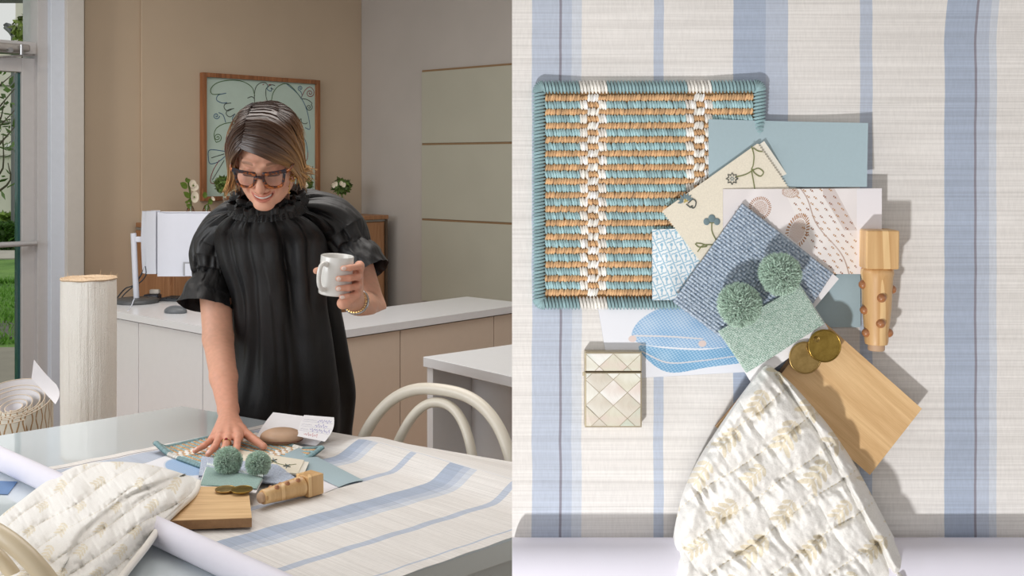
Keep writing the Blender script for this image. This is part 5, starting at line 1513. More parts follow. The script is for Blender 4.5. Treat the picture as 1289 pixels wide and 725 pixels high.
M_skin = colmat('skin', .48, 0, 900, 0, .0, sss=.12, spec=.35)
k = bpy.data.materials['skin']; nt_s = k.node_tree
HDK = srgb(54, 38, 28)
SK, SKR, SKD = srgb(226, 172, 146), srgb(214, 134, 112), srgb(192, 128, 100)
woman = thing('person', P(350, PY, 3.55) * [1, 1, 0], 'smiling woman in a ruffled black blouse leaning on the table and lifting a mug', 'person')
allV, allF, allC = [], [], []
def addm(v, f, c):
    n = sum(len(a) for a in allV); allV.append(v); allF.append(f + n); allC.append(c)

# ---- torso and legs (under the clothes)
B0 = SDF((-1.1, 3.1, -.01), (-.25, 4.0, 1.50), .008)
hipc = P(356, PY, 3.66); hx = hipc[0]
B0.ell((hx, 3.66, .95), (.165, .115, .15), k=.03); B0.ell((hx - .005, 3.56, 1.15), (.135, .10, .20), k=.05); B0.ell((P(345, 1, 3.42)[0], 3.43, 1.25), (.15, .09, .11), k=.05)
for sg in (-1, 1):
    hj = np.array([hx + sg * .085, 3.68, .90]); kn = np.array([hx + sg * .10, 3.70 + (.04 if sg > 0 else 0), .50]); an = np.array([hx + sg * .11, 3.78, .09]); toe = np.array([hx + sg * .125, 3.60, .035])
    B0.chain([hj, kn], [.088, .058], .03); B0.chain([kn, an], [.056, .036], .02); B0.chain([an - [0, 0, .03], toe], [.038, .030], .02)
v, f = B0.mesh(); addm(v, f, np.tile(SK, (len(v), 1)))

# ---- head
HC = P(335, 197, 3.06); th_ = math.radians(31); yw = math.radians(2); rl = math.radians(-1.5)
fw_ = np.array([math.sin(yw) * math.cos(th_), -math.cos(yw) * math.cos(th_), -math.sin(th_)])      # where the face points
rt_ = np.array([math.cos(yw), math.sin(yw), 0]); upv = np.cross(fw_, rt_) * -1
upv = np.cross(rt_, fw_); upv /= np.linalg.norm(upv)
if upv[2] < 0: upv = -upv
rt2 = rt_ * math.cos(rl) + upv * math.sin(rl); upv = upv * math.cos(rl) - rt_ * math.sin(rl); rt_ = rt2
MH = np.stack([rt_, fw_, upv], 1); HS = 1.07
def H(x, y, z): return HC + HS * (rt_ * x + fw_ * y + upv * z)
def Hl(p): return ((np.asarray(p) - HC) @ MH) / HS
hd = SDF(HC - [.15, .18, .23], HC + [.15, .21, .17], .0021)
E_ = lambda c, r, k=.012, mode='add': hd.ell(H(*c), np.array(r) * HS, MH, k, mode)
E_((0, -.022, .040), (.075, .094, .074)); E_((0, .018, -.015), (.066, .072, .085), .02); E_((0, .038, -.082), (.050, .044, .036), .025)
for sg in (-1, 1):
    E_((sg * .046, -.005, -.062), (.022, .045, .030), .03)                      # jaw angle
    E_((sg * .037, .062, -.028), (.025, .022, .022), .018)                      # cheek, lifted by the smile
    E_((sg * .031, .058, -.058), (.016, .017, .014), .014)
    hd.cone(H(sg * .012, .087, .026), H(sg * .042, .074, .028), .0050 * HS, .0045 * HS, .020)   # brow
    E_((sg * .031, .094, .002), (.017, .011, .010), .010, 'sub')                # socket
    E_((sg * .031, .073, .000), (.0145, .0130, .0115), .004)                    # eyeball under lowered lid
    hd.cone(H(sg * .019, .0835, -.0055), H(sg * .044, .0795, -.0045), .0028 * HS, .0022 * HS, .003)
    E_((sg * .0125, .095, -.040), (.0085, .0095, .0075), .006)                  # nostril wing
    E_((sg * .0065, .1035, -.0475), (.0034, .004, .003), .002, 'sub')
    E_((sg * .077, -.012, -.012), (.008, .018, .028), .006)                     # ear
hd.cone(H(0, .084, .018), H(0, .110, -.033), .0085 * HS, .0115 * HS, .010)
hd.cone(H(0, .098, -.046), H(0, .092, -.056), .0045 * HS, .004 * HS, .006)
E_((0, .078, -.098), (.026, .017, .015), .014)                                  # chin
# mouth: an open smile
def mp(u, off=0, dz=0): return H(u * .029, .0905 - .020 * u * u + off, -.0665 + .0085 * u * u + dz)
us = np.linspace(-1, 1, 13)
for i in range(12):
    hd.cone(mp(us[i], .002, .0045), mp(us[i + 1], .002, .0045), .0046 * HS * (1 - .45 * us[i] ** 2), .0046 * HS * (1 - .45 * us[i + 1] ** 2), .004)
    hd.cone(mp(us[i], .0015, -.0075 + .004 * us[i] ** 2), mp(us[i + 1], .0015, -.0075 + .004 * us[i + 1] ** 2), .0058 * HS * (1 - .55 * us[i] ** 2), .0058 * HS * (1 - .55 * us[i + 1] ** 2), .004)
for i in range(1, 11):
    w0 = .0050 * (1 - .8 * us[i] ** 2) + .0006
    hd.cone(mp(us[i], .004, -.0015), mp(us[i + 1], .004, -.0015), w0, w0, .0015, 'sub')
    hd.cone(mp(us[i], -.006, -.0015), mp(us[i + 1], -.006, -.0015), w0 * 1.1, w0 * 1.1, .0015, 'sub')
for sg in (-1, 1): E_((sg * .034, .079, -.058), (.004, .006, .010), .008, 'sub')
hd.cone(H(0, -.025, -.07), P(339, 258, 3.25), .055, .058, .03); 
v, f = hd.mesh()
lv = Hl(v); col = np.tile(SK, (len(v), 1))
def paint(mask, c): 
    m = np.clip(mask, 0, 1)[:, None]; col[:] = col * (1 - m) + np.asarray(c) * m
gs_ = lambda c, r: np.exp(-np.sum(((lv - np.array(c)) / np.array(r)) ** 2, axis=1))
for sg in (-1, 1):
    paint(.55 * gs_((sg * .040, .075, -.035), (.018, .03, .016)), SKR)
    paint(.9 * ss(.0042, .0022, np.abs(lv[:, 2] + .0055 - .0 * lv[:, 0])) * ((np.abs(lv[:, 0] - sg * .0315) < .0145) & (lv[:, 1] > .065)), srgb(70, 46, 38))
    paint(.35 * gs_((sg * .031, .083, .006), (.016, .02, .006)), srgb(176, 116, 96))
    bz = .026 + .004 * np.cos((np.abs(lv[:, 0]) - .03) * 60); paint(.75 * ss(.0045, .002, np.abs(lv[:, 2] - bz)) * ((np.abs(lv[:, 0] - sg * .034) < .018) & (lv[:, 1] > .05)), srgb(128, 92, 68))
paint(((lv[:, 2] > .066 - .25 * np.maximum(0, .03 - lv[:, 1])) & (lv[:, 2] > -.03) & ((lv[:, 1] < .075) | (lv[:, 2] > .072))) * 1.0, HDK)
paint(.5 * gs_((0, .112, -.034), (.014, .014, .012)), SKR)
um = lv[:, 0] / .029; zl = -.0665 + .0085 * um ** 2
lipm = ((lv[:, 2] - zl < .0085 * (1 - .5 * um ** 2)) & (lv[:, 2] - zl > -.0135 * (1 - .6 * um ** 2)) & (np.abs(um) < 1.02) & (lv[:, 1] > .06))
paint(.8 * lipm, srgb(200, 116, 102)); 
paint(1.0 * (lipm & (np.abs(lv[:, 2] - zl + .0015) < .003 * (1 - .8 * um ** 2) + .0004) & (lv[:, 1] < .0905 - .020 * um ** 2 + .001)), srgb(92, 34, 34))
paint(.35 * gs_((0, .09, .03), (.006, .02, .01)), SKD)
paint(.25 * np.clip(vnoise(lv[:, 0] * 60, lv[:, 2] * 60, 2), 0, 1) * (lv[:, 1] > 0), SKR)
addm(v, f, col)
nhead = len(v)

# ---- arms and hands
def hand_arm(arm_pts, arm_r, fingers, palm, lo, hi, vox=.0021, nails=(), red=None, kf=.0035):
    s = SDF(lo, hi, vox)
    s.chain(arm_pts, arm_r, .012)
    for p, q, r1, r2 in palm: s.cone(p, q, r1, r2, .010)
    for pts, rs in fingers: 
        sub = SDF(lo, hi, vox); 
        for i in range(len(pts) - 1): s.cone(pts[i], pts[i + 1], rs[i], rs[i + 1], kf if i else .008)
    v, f = s.mesh(); return v, f
# the arm that leans on the table
TH = TZ + .012                                             # top of the mat
def TT(x, y, z): return T(x, y, z)
A0, A1, A2 = P(267, 300, 3.35), P(274.5, 426, 3.27), P(287.5, 517, 3.085)
kn = {'p': P(268.5, 552, 3.0), 'r': P(277, 548, 3.0), 'm': P(288, 546.5, 3.0), 'i': P(300, 548, 3.01)}
tipz = TH + .008
fin = {'p': (TT(257, 561, TH + .017), TT(245.5, 567.5, tipz)), 'r': (TT(270, 563, TH + .020), TT(262, 571.5, tipz)), 'm': (TT(283, 564, TH + .021), TT(277, 574, tipz)), 'i': (TT(298, 562, TH + .020), TT(296, 573, tipz))}
knp = {'p': TT(267.5, 552.5, TH + .022), 'r': TT(276.5, 550, TH + .030), 'm': TT(287.5, 549, TH + .032), 'i': TT(299.5, 550, TH + .030)}
wr = np.array(A2); fl = []
rr4 = {'p': (.0092, .0078, .0068), 'r': (.0100, .0088, .0076), 'm': (.0104, .0090, .0078), 'i': (.0102, .0088, .0076)}
for q in 'prmi':
    mid = (knp[q] + fin[q][0]) / 2 + Z * .002; fl.append(([knp[q], fin[q][0], fin[q][1]], list(rr4[q])))
th1, th2, th3 = TT(303, 541, TH + .030), TT(318, 552, TH + .022), TT(332, 562, TH + .009)
fl.append(([th1, th2, th3], [.0135, .0108, .0092]))
palm = [(wr, knp[q], .021 if q in 'rm' else .017, .0105) for q in 'prmi'] + [(wr, th1, .018, .014), (th1, knp['i'], .012, .011)]
v, f = hand_arm([A0, A0 * .6 + A1 * .4 , A1, A1 * .45 + A2 * .55, A2, A2 * .98 + TT(286, 535, TH + .04) * .02], [.046, .047, .0435, .038, .0275, .026], fl, palm, (-1.02, 2.78, .742), (-.60, 3.50, 1.46), .0024)
col = np.tile(SK, (len(v), 1)); hz_ = np.clip((1.0 - v[:, 2]) / .22, 0, 1)[:, None]
col = col * (1 - .45 * hz_) + srgb(214, 140, 116) * .45 * hz_
for q in 'prmi':
    for c_, r_ in ((knp[q], .010), (fin[q][0], .008)):
        m = np.exp(-np.sum((v - c_) ** 2, 1) / r_ ** 2)[:, None] * .4; col = col * (1 - m) + SKR * m
    tip = fin[q][1]; d_ = tip - fin[q][0]; d_ /= np.linalg.norm(d_)
    nc_ = tip + Z * .006 + d_ * .001; m = (np.linalg.norm((v - nc_) * [1, 1, 1.2], axis=1) < .0062) & (v[:, 2] > tip[2] + .002); col[m] = srgb(236, 196, 184)
for j in range(3):                                         # tendons and veins read as faint lighter and darker lines
    a, b = wr, knp['prmi'[j]]; ab = b - a; t = np.clip(((v - a) @ ab) / (ab @ ab), 0, 1); d = np.linalg.norm((v - a - t[:, None] * ab)[:, :2], axis=1)
    m = (np.exp(-(d / .003) ** 2) * (t > .25) * (t < .95) * .3)[:, None]; col = col * (1 - m) + srgb(232, 184, 160) * m
addm(v, f, col)
fk = vnoise(v[:, 0] * 300, v[:, 2] * 300, 3) > .75
# the arm that lifts the mug
MC = P(423, 346, 3.0); mR = .0445; mH = .104
mx = np.array([.05, 0, 1.0]); mx = mx / np.linalg.norm(mx); maxis = np.array([-.075, -.06, 1.0]); maxis[0] = .085; maxis /= np.linalg.norm(maxis)
mrt = np.cross([0, 1, 0], maxis); mrt /= np.linalg.norm(mrt); mfw = np.cross(maxis, mrt)            # mfw: away from or towards the eye
if mfw[1] > 0: mfw = -mfw
def MG(ang, r, h):                                         # round the mug: 0 = image right, 90 = towards the viewer
    a = math.radians(ang); return MC + mrt * math.cos(a) * r + mfw * math.sin(a) * r + maxis * h
Bs, Be, Bw = P(440, 300, 3.38), P(466, 388, 3.36), P(447, 379, 3.13)
fl = []
for h, rr_, tipa, y0 in ((.028, .0085, 62, 0), (.0, .009, 74, 0), (-.026, .0088, 72, 0), (-.049, .0078, 60, 0)):
    k_ = MG(-28, mR + .020, h - .002); p1 = MG(8, mR + .0145, h + .001); p2 = MG(40, mR + .009, h); p3 = MG(tipa, mR + .0065, h - .001)
    fl.append(([k_, p1, p2, p3], [rr_ * 1.18, rr_ * 1.06, rr_, rr_ * .86]))
tb_ = MG(-75, mR + .022, -.035); t1 = MG(-110, mR + .016, -.010); t2 = MG(-148, mR + .011, .004); t3 = MG(-178, mR + .0095, .006)
fl.append(([tb_, t1, t2, t3], [.015, .0125, .0105, .009]))
pb = MG(-45, mR + .022, -.05); hl = MG(30, mR * .7, -.072)
palm = [(Bw, MG(-28, mR + .020, h - .002), .020, .0115) for h in (.028, .0, -.026, -.049)] + [(Bw, tb_, .020, .016), (Bw, hl, .022, .015), (tb_, MG(-28, mR + .02, .02), .014, .012), (hl, MG(10, mR + .014, -.05), .014, .011)]
v, f = hand_arm([Bs, Be, Be * .5 + Bw * .5, Bw], [.048, .046, .040, .028], fl, palm, (-.62, 2.86, 1.06), (-.30, 3.50, 1.42), .0024)
# nothing of the hand inside the mug
rel = v - MC; hh_ = rel @ maxis; rad = rel - hh_[:, None] * maxis; rl_ = np.linalg.norm(rad, axis=1)
m = (np.abs(hh_) < mH / 2 + .001) & (rl_ < mR + .0012); v[m] += (rad[m] / (rl_[m][:, None] + 1e-9)) * (mR + .0012 - rl_[m])[:, None]
col = np.tile(SK, (len(v), 1))
hm_ = np.exp(-np.sum((v - MG(20, mR, -.01)) ** 2, 1) / .06 ** 2)[:, None] * .45; col = col * (1 - hm_) + srgb(220, 142, 122) * hm_
for (pts, rs) in fl[:4]:
    tip = pts[-1]; out = tip - MC; out -= maxis * (out @ maxis); out /= np.linalg.norm(out)
    nc_ = tip + out * .007; m = (np.linalg.norm(v - nc_, axis=1) < .0062); col[m] = srgb(240, 216, 206)
addm(v, f, col)
V_ = np.vstack(allV); F_ = np.vstack(allF); C_ = np.vstack(allC)
C_ = C_ * (1 + .05 * vnoise(V_[:, 0] * 140, V_[:, 2] * 140 + V_[:, 1] * 90, 7))[:, None]
body = mk('body', V_, F_, M_skin, woman, col=np.clip(C_, 0, 1))

# ---- teeth, glasses, earrings
M_teeth = plain('tooth_white', srgb(240, 236, 228), .3)
v, f = tube([mp(u, .0000, -.0016) for u in np.linspace(-.74, .74, 16)], [.0018] + [.0032] * 14 + [.0018], 8); mk('teeth', v, f, M_teeth, woman)
k = NT('tortoiseshell'); vv_ = k.coord(); zz = k.n('ShaderNodeSeparateXYZ', {'Vector': k.n('ShaderNodeTexCoord').outputs['Generated']}).outputs[2]
w = k.math('ADD', k.math('MULTIPLY', k.noise(vv_, 160, 2, .5), 1.1), k.math('MULTIPLY', zz, .55))
k.base(k.ramp(w, [(.55, srgb(190, 104, 40)), (.72, srgb(96, 44, 22)), (.86, srgb(30, 26, 34)), (1, srgb(34, 36, 52))])).rough(.28); k.b.inputs['Coat Weight'].default_value = .1; M_tort = k.m
gl = []
def GP(x, y, d): return H(x, y, d)
def lens_loop(sg):
    pts = [(.010, .018), (.0225, .0205), (.046, .0215), (.0600, .0225), (.0605, .012), (.056, -.010), (.050, -.0185), (.036, -.0215), (.022, -.0185), (.013, -.006)]
    return smoothline([(sg * a, b) for a, b in pts], 64, True)
gY = lambda x: .107 - 2.2 * x * x
gO = -.006
for sg in (-1, 1):
    L = lens_loop(sg); lp_ = np.array([GP(a, gY(a), b + gO) for a, b in L]); lp_ = np.vstack([lp_, lp_[:1]])
    v, f = tube(lp_, .0040, 8, False); mk('glasses_rim', v, f, M_tort, woman)
    brow = np.array([GP(sg * a, gY(a) + .001, b + gO) for a, b in smoothline([(.008, .017), (.03, .0215), (.055, .0235), (.066, .025)], 16)]); v, f = tube(brow, [.0046] * 8 + list(np.linspace(.0048, .0062, 8)), 8); mk('glasses_brow', v, f, M_tort, woman)
    hinge = GP(sg * .066, gY(.066) - .002, .020 + gO); v, f = tube([hinge, GP(sg * .074, .085, .016), GP(sg * .079, .03, .008), GP(sg * .080, -.02, .004)], [.0046, .0034, .003, .003], 8); mk('glasses_arm', v, f, M_tort, woman)
    cen_ = lp_[:-1].mean(0); n = len(lp_) - 1
    mk('lens', np.vstack([[cen_ + fw_ * .001], lp_[:-1]]), [(0, 1 + i, 1 + (i + 1) % n) for i in range(n)], M_lens, woman) if False else None
    v, f = tube([GP(sg * .0635, gY(.0635) + .0045, .0205 + gO), GP(sg * .0645, gY(.0645) + .0045, .0185 + gO)], .0011, 6); mk('hinge_pin', v, f, M_chrome, woman)
k = NT('spectacle_lens'); k.b.inputs['Transmission Weight'].default_value = 1; k.b.inputs['IOR'].default_value = 1.05; k.b.inputs['Roughness'].default_value = 0; k.b.inputs['Coat Weight'].default_value = 1; M_lens = k.m
for sg in (-1, 1):
    L = lens_loop(sg); lp_ = np.array([GP(a, gY(a), b + gO) for a, b in L]); cen_ = lp_.mean(0) + fw_ * .0015; n = len(lp_)
    mk('lens', np.vstack([[cen_], lp_]), [(0, 1 + i, 1 + (i + 1) % n) for i in range(n)], M_lens, woman)
v, f = tube([GP(-.011, gY(.01), .006 + gO), GP(0, gY(0) + .003, .011 + gO), GP(.011, gY(.01), .006 + gO)], [.004, .0042, .004], 8); mk('glasses_bridge', v, f, M_tort, woman)
M_earr = plain('gold_earring', srgb(196, 156, 96), .3, 1)
m = MB(); ec_ = P(368.5, 224, 3.055)
for a in np.linspace(0, 6.28, 8)[:-1]: m.tube([ec_ + [math.cos(a) * .006, -.002, math.sin(a) * .008], ec_ + [math.cos(a) * .007, -.006, math.sin(a) * .009]], .003, 6)
m.tube([P(365, 230, 3.05), P(363.5, 243, 3.05)], .0012, 6)
for y in (234, 238, 242): m.tube([P(364.2, y, 3.047), P(364.2, y + 1.4, 3.047)], .003, 8)
m.build('earring', M_earr, woman, True)

# ---- hair: locks combed down from an off-centre parting, over a close cap
k = NT('hair_strands'); a = k.n('ShaderNodeAttribute', attribute_name='Col').outputs['Color']; k.base(a).rough(.36)
k.b.inputs['Anisotropic'].default_value = .5; k.b.inputs['Specular IOR Level'].default_value = .6; M_hair = k.m
HD, HM, HL_ = srgb(58, 38, 27), srgb(104, 68, 42), srgb(206, 160, 104)
def cap_pt(lon, lat, inflate=1.0):
    """lat 0 = top of the head ... 1 = jaw level; lon: angle round the head, 0 = face, + = image right"""
    a = lat * 1.75
    x = .088 * inflate * math.sin(min(a, 1.57)) * math.sin(lon); y = -.018 + .104 * inflate * math.sin(min(a, 1.57)) * math.cos(lon)
    z = .050 + .096 * inflate * math.cos(min(a, 1.57)) * .86 - max(0, a - 1.57) * .10
    return np.array([x, y, z])
vs, fs, cs = [], [], []
def lock(pts, r0, tone, flat=.45):
    pts = smoothline(pts, 16); n = len(pts); t = np.linspace(0, 1, n); rr = r0 * np.clip(np.minimum(t * 8 + .35, (1 - t) * 3.0 + .12), 0, 1)
    W3 = np.array([H(*p) for p in pts]); 
    v, f = tube(W3, rr, 6, True, flat, up=None if False else (W3[n // 2] - HC) / np.linalg.norm(W3[n // 2] - HC))
    q = sum(len(x) for x in vs); vs.append(v); fs.extend([tuple(i + q for i in g) for g in f])
    w = np.repeat(t, 6)[:, None]; tip = ss(.32, .92, w); base = HD * (1 - ss(.1, .7, w)) + HM * ss(.1, .7, w)
    c = (base * (1 - tip) + HL_ * tip * tone[1] + base * tip * (1 - tone[1])) * tone[0]; cs.append(c)
g = np.random.default_rng(5)
FR0 = np.array([(-.046, .070, .068), (-.005, .0885, .064), (.034, .083, .040), (.064, .062, .014), (.079, .034, -.030), (.086, .016, -.066)])
FR1 = np.array([(-.034, .030, .132), (.020, .042, .134), (.062, .040, .098), (.085, .028, .042), (.091, .008, -.020), (.092, -.010, -.072)])
FR2 = np.array([(-.030, -.060, .126), (.022, -.070, .122), (.064, -.066, .088), (.082, -.055, .030), (.084, -.050, -.030), (.080, -.050, -.100)])
FR3 = np.array([(-.020, -.100, .085), (.010, -.116, .080), (.030, -.118, .040), (.036, -.116, -.01), (.036, -.108, -.06), (.034, -.096, -.115)])
FL0 = np.array([(-.046, .070, .068), (-.056, .068, .052), (-.070, .054, .020), (-.080, .036, -.018), (-.084, .034, -.045), (-.092, .050, -.066)])
FL1 = np.array([(-.036, .030, .132), (-.064, .034, .106), (-.086, .028, .052), (-.092, .016, .0), (-.091, .016, -.045), (-.092, .026, -.080)])
FL2 = np.array([(-.034, -.060, .126), (-.060, -.066, .100), (-.080, -.060, .045), (-.086, -.050, -.01), (-.085, -.045, -.060), (-.078, -.040, -.110)])
FL3 = np.array([(-.022, -.100, .085), (-.024, -.116, .070), (-.030, -.118, .030), (-.034, -.114, -.01), (-.034, -.104, -.06), (-.030, -.096, -.115)])
for K, n in (((FR0, FR1, FR2, FR3), 520), ((FL0, FL1, FL2, FL3), 380)):
    for i in range(n):
        q = g.uniform(0, 1) ** 1.25 * 3; a = min(int(q), 2); t = q - a
        p = K[a] * (1 - t) + K[a + 1] * t
        lay = g.uniform(.0, 1.0); c0 = np.array([0, -.018, .03])
        p = c0 + (p - c0) * (1 + .032 * lay * np.array([.3, 1, 1, 1, 1, 1])[:, None])
        p[:, 2] = np.where(p[:, 2] > .06, .06 + (p[:, 2] - .06) * .91, p[:, 2])
        p = p + g.normal(size=3) * .0012 + np.cumsum(g.normal(size=(6, 3)) * .0012, axis=0)
        p[-1, 2] += g.normal() * .010
        if K[0] is FR0 and q < 1.3 and g.random() < .16: p[-1] += [g.uniform(.005, .035), .004, g.uniform(.005, .03)]
        if K[0] is FL0 and q < 1 and g.random() < .3: p[-1] += [-.006, .012, -.006]
        if K[0] is FR0 and q < .12: p = p[:5]
        lock(p, g.uniform(.0030, .0052), (g.uniform(.7, 1.3), g.uniform(.35, 1.0) if g.random() < .75 else 1.15))
for i in range(90):                                        # loose single hairs for a soft outline
    lon = g.choice([-1, 1]) * g.uniform(1.0, 3.1); s0_ = cap_pt(lon, .25, 1.02); lock([s0_, cap_pt(lon, .5, 1.06), cap_pt(lon, .8, 1.05 + g.uniform(0, .04)), cap_pt(lon, 1.0, 1.08) + g.normal(size=3) * .01], .0009, (1.2, .7))
mk('hair', np.vstack(vs), fs, M_hair, woman, col=np.clip(np.vstack(cs), 0, 1))
vv_ = []
for lat in np.linspace(0.02, 1.0, 20):
    for lon in np.linspace(-math.pi, math.pi, 40, endpoint=False):
        l2 = lat * (1 if abs(lon) > 1.25 else .46)
        vv_.append(H(*cap_pt(lon, l2, .90)))
mk('scalp_cap', vv_, gridfaces(20, 40, True), plain('dark_scalp', HD * .8, .7), woman)

# ---- black blouse
k = NT('black_poplin'); v_ = k.coord()
k.base(k.ramp(k.noise(v_, 20, 3), [(.3, srgb(17, 17, 19)), (.7, srgb(25, 25, 27))])).rough(.5); k.b.inputs['Sheen Weight'].default_value = .04; k.b.inputs['Sheen Roughness'].default_value = .4
k.bump(k.noise(k.coord('Object', (1, 1, .35)), 38, 4, .6), .35, .006); M_blk = k.m
rows = [  # y, centre x, half width px, depth of the centre, half depth (m)
 (257, 338, 42, 3.222, .102), (264, 338, 51, 3.24, .120), (272, 340, 66, 3.27, .135), (284, 342, 80, 3.30, .15), (300, 345, 86, 3.34, .155), (325, 349, 82, 3.36, .165), (350, 354, 76, 3.38, .165),
 (380, 357, 72, 3.40, .165), (415, 360, 76, 3.43, .17), (450, 362, 80, 3.46, .175), (490, 361, 87, 3.50, .18), (520, 358, 88, 3.53, .185), (545, 356, 87, 3.55, .185), (575, 355, 88, 3.57, .185)]
R_ = smoothline(rows, 150); na = 340
G = np.zeros((150, na, 3))
ang = np.linspace(0, 2 * np.pi, na, endpoint=False)
gf = np.random.default_rng(12); nf = 120
FA = gf.uniform(-np.pi, np.pi, nf); F0 = np.where(np.arange(nf) < 80, gf.uniform(-.1, .06, nf), gf.uniform(.1, .7, nf)); F1 = F0 + gf.uniform(.25, .8, nf); F1[:14] = 1.4
FW = np.where(np.arange(nf) < 14, gf.uniform(.12, .2, nf), gf.uniform(.025, .08, nf)); FD = np.where(np.arange(nf) < 14, gf.uniform(.018, .034, nf), gf.uniform(.004, .015, nf)); FDr = gf.normal(size=nf) * .16
for i, (y, cx, hw, d, hd_) in enumerate(R_):
    q = i / 149
    fold = -np.sum(FD[:, None] * np.exp(-((((ang[None] - FA[:, None] - FDr[:, None] * q * 1.2 + np.pi) % (2 * np.pi)) - np.pi) / (FW[:, None] * (.55 + .9 * q))) ** 2) * (ss(F0 - .03, F0 + .10, q) * (1 - ss(F1 - .25, F1, q)))[:, None], axis=0)
    fold += np.cos(ang * 80) * math.exp(-q * 16) * .004 + .004 * vnoise(ang * 5, np.full(na, q * 9), 12) + .010 * vnoise(ang * 1.6, np.full(na, q * 3), 14) * float(ss(.1, .4, q))
    a_, b_ = hw * d / F + fold, hd_ + fold
    cp_ = P(cx, y, d)
    # the cloth hangs from the leaning chest: lower rows further back
    G[i, :, 0] = cp_[0] + a_ * np.sin(ang); G[i, :, 1] = d - b_ * np.cos(ang); G[i, :, 2] = cp_[2] - .030 * np.cos(ang) * math.exp(-q * 9)
vv = G.reshape(-1, 3); mk('blouse', vv, gridfaces(150, na, True), M_blk, woman)
def sleeve(name, path, ra, rb, nseg=70, na=150, folds=13, up=(0, -1, 0), fa=.010, gather=None, phase=0, close=False):
    pts = smoothline(path, nseg); ra = smoothline(np.array(ra)[:, None], nseg)[:, 0]; rb = smoothline(np.array(rb)[:, None], nseg)[:, 0]
    t, N, B = frames(pts, up); ang = np.linspace(0, 2 * np.pi, na, endpoint=False); G = np.zeros((nseg, na, 3))
    gs = np.random.default_rng(int(folds * 7 + phase * 3)); nn = folds * 4; fa_ = gs.uniform(-np.pi, np.pi, nn); fl_ = gs.uniform(.25, .9, nn); fe = gs.random(nn) < .55; fw_2 = gs.uniform(.05, .16, nn); fd_ = gs.uniform(.3, 1.3, nn); fr_ = gs.normal(size=nn) * .3
    for i in range(nseg):
        q = i / (nseg - 1)
        am = np.where(fe, ss(fl_, 0, q), ss(1 - fl_, 1, q)) * fd_
        fo = -fa * np.sum(am[:, None] * np.exp(-((((ang[None] - fa_[:, None] - fr_[:, None] * q + np.pi) % (2 * np.pi)) - np.pi) / fw_2[:, None]) ** 2), axis=0) + .004 * vnoise(ang * 3, np.full(na, q * 5), 8)
        G[i] = pts[i] + np.cos(ang)[:, None] * N[i] * (ra[i] + fo)[:, None] + np.sin(ang)[:, None] * B[i] * (rb[i] + fo)[:, None]
    return mk(name, G.reshape(-1, 3), gridfaces(nseg, na, True), M_blk, woman)
# image-left sleeve: raglan puff gathered above a flared cuff
sleeve('sleeve', [P(318, 262, 3.25), P(298, 274, 3.30), P(280, 296, 3.34), P(273, 325, 3.34), P(270, 346, 3.32), P(269, 354, 3.31)], [.04, .085, .10, .105, .092, .074], [.03, .060, .070, .072, .064, .056], folds=17, fa=.011)
sleeve('cuff', [P(268, 346, 3.32), P(267, 354, 3.31), P(262, 368, 3.30), P(259, 386, 3.285)], [.068, .074, .088, .100], [.053, .056, .070, .080], 30, folds=9, fa=.003)
# image-right sleeve
sleeve('sleeve', [P(358, 258, 3.25), P(388, 262, 3.31), P(414, 276, 3.35), P(431, 296, 3.36), P(443, 313, 3.34), P(447, 320, 3.33)], [.04, .085, .10, .105, .085, .070], [.03, .058, .074, .076, .068, .052], folds=17, fa=.011, phase=1)
sleeve('cuff', [P(443, 308, 3.34), P(449, 318, 3.33), P(458, 330, 3.32), P(467, 343, 3.31)], [.064, .072, .080, .084], [.052, .058, .062, .064], 30, folds=9, fa=.003)
# smocked collar band and the ruffle standing above it
def ring_loft(name, rws, nw, amp, n=400, seed=0):
    G = []
    for (y, cx, hw, d, hb, am) in rws:
        a = np.linspace(0, 2 * np.pi, n, endpoint=False); w = am * (np.sin(a * nw + 1.3 * vnoise(a * 4, a * 0, seed)) + .5 * np.sin(a * nw * 1.7 + 2)); c = P(cx, y, d)
        G.append(np.stack([c[0] + (hw * d / F + w) * np.sin(a), d - (hb + w) * np.cos(a), np.full(n, c[2]) + am * .5 * np.cos(a * nw * 1.1 + seed) - .030 * np.cos(a)], -1))
    G = np.array(G); return mk(name, G.reshape(-1, 3), gridfaces(len(rws), n, True), M_blk, woman)
rb_ = [(y, 338, hw, d, hb, .0018) for y, hw, d, hb in zip(np.linspace(247, 264, 12), np.linspace(38, 49, 12), np.linspace(3.19, 3.235, 12), np.linspace(.090, .118, 12))]
rb_ = [(y, cx, hw + (1.0 if i % 2 else 0), d, hb + (.003 if i % 2 else 0), am) for i, (y, cx, hw, d, hb, am) in enumerate(rb_)]
ring_loft('smocked_band', rb_, 46, 0, 500)
ring_loft('collar_ruffle', [(250, 338, 37, 3.19, .088, .001), (246, 338, 38, 3.188, .092, .004), (243, 338, 41, 3.185, .097, .007), (240, 338, 42, 3.185, .099, .0085), (242, 338, 44, 3.185, .104, .009), (246, 338, 43, 3.188, .102, .007)], 15, 0, 400, 1)
ring_loft('collar_ruffle', [(252, 338, 39, 3.19, .092, .001), (250, 338, 43, 3.188, .100, .005), (248, 338, 46, 3.185, .108, .008), (250, 338, 47, 3.185, .112, .009), (256, 338, 46, 3.19, .110, .007)], 17, 0, 400, 5)
# trousers
M_trs = plain('dark_trousers', srgb(52, 54, 60), .8)
for sg in (-1, 1):
    v, f = tube([(hx + sg * .075, 3.67, .98), (hx + sg * .09, 3.68, .72), (hx + sg * .10, 3.70, .45), (hx + sg * .11, 3.76, .12)], [.108, .10, .075, .062], 24); mk('trouser_leg', v, f, M_trs, woman)
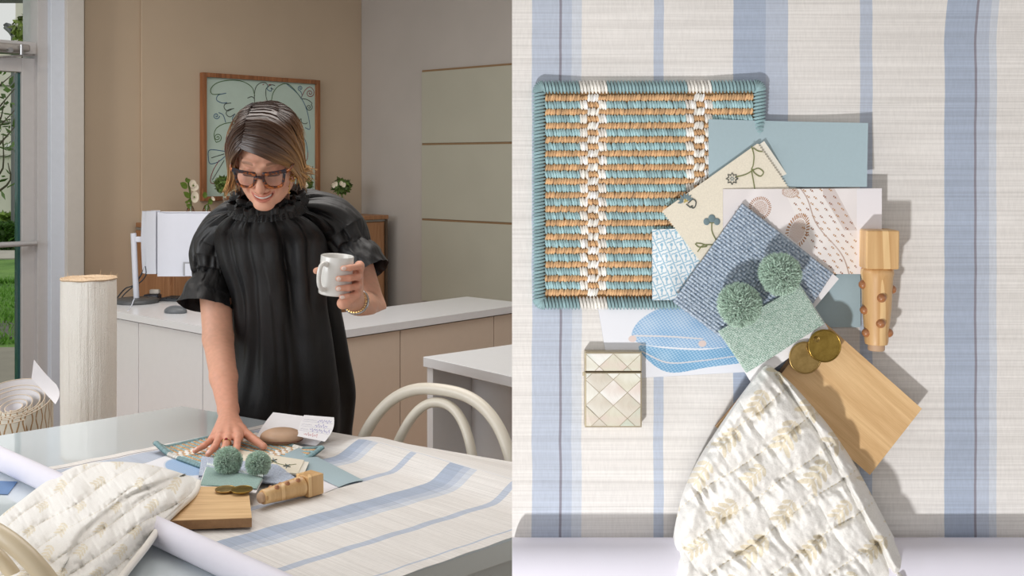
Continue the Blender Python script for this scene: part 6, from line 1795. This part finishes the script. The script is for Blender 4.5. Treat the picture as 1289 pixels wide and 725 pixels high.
# ring and bracelets
M_gr = plain('ring_gold', srgb(206, 168, 110), .25, 1); m = MB(); rc = knp['m'] * .42 + fin['m'][0] * .58; axd = fin['m'][0] - knp['m']; axd /= np.linalg.norm(axd); e1_ = np.cross(axd, Z); e1_ /= np.linalg.norm(e1_); e2_ = np.cross(e1_, axd)
m.tube([rc + e1_ * .0103 * math.cos(a) + e2_ * .0103 * math.sin(a) for a in np.linspace(0, 6.2832, 30)], .0015, 6, False); rg = m.build('finger_ring', M_gr, woman, True)
blob('ring_stone', rc + Z * .011 - np.array([0, .002, 0]), (e1_ * .0042, axd * .0036, Z * .0028), plain('garnet', srgb(140, 26, 30), .1), rg, n=8)
wd = Be - Bw; wd /= np.linalg.norm(wd); s1v = np.cross(wd, Z); s1v /= np.linalg.norm(s1v); s2v = np.cross(s1v, wd)
def bangle(off, r, w, name, mat, links=0, tiltv=0):
    c = Bw + wd * off; m = MB(); pts = [c + s1v * r * math.cos(a) + s2v * r * math.sin(a) + wd * tiltv * math.sin(a) for a in np.linspace(0, 6.2832, 60)]
    if links:
        for i in range(0, 59, 2): m.tube([pts[i] - wd * w, pts[i] + (pts[(i + 1) % 59] - pts[i]) * .5 + wd * w], .0026, 5)
    else: m.tube(pts, w, 8, False)
    return m.build(name, mat, woman, True)
bangle(-.004, .0325, .004, 'gold_bracelet', M_gr, 1); bangle(.012, .0345, .0032, 'silver_watch_band', M_chrome, 0, .004); bangle(.019, .0350, .0026, 'gold_bracelet', M_gr, 1, .006)

# ---- the mug
k = NT('stoneware_white'); k.base(srgb(232, 230, 226)).rough(.28); k.b.inputs['Coat Weight'].default_value = .5; M_mug = k.m
mug = thing('mug', MC - maxis * mH / 2, 'plain white mug with its handle turned to the viewer, held up by the woman', 'mug')
prof = [(0, -.052), (.040, -.052), (.0435, -.050), (.0442, -.045), (.0445, 0), (.0445, .0510), (.0438, .0522), (.0424, .0520), (.0415, .050), (.0410, -.040), (.036, -.046), (0, -.047)]
vs, na = [], 64
for r, h in prof:
    for i in range(na): vs.append(MG(360 * i / na, max(r, .0001), h))
mk('mug_body', vs, gridfaces(len(prof), na, True)[:, ::-1], M_mug, mug)
ha = 118
hp = [MG(ha, mR - .002, .032), MG(ha, mR + .014, .036), MG(ha, mR + .027, .026), MG(ha, mR + .030, .0), MG(ha, mR + .024, -.022), MG(ha, mR + .010, -.034), MG(ha, mR - .002, -.034)]
v, f = tube(smoothline(hp, 40), [.0075] * 3 + [.0062] * 34 + [.0075] * 3, 12, sx=1.0); mk('handle', v, f, M_mug, mug)
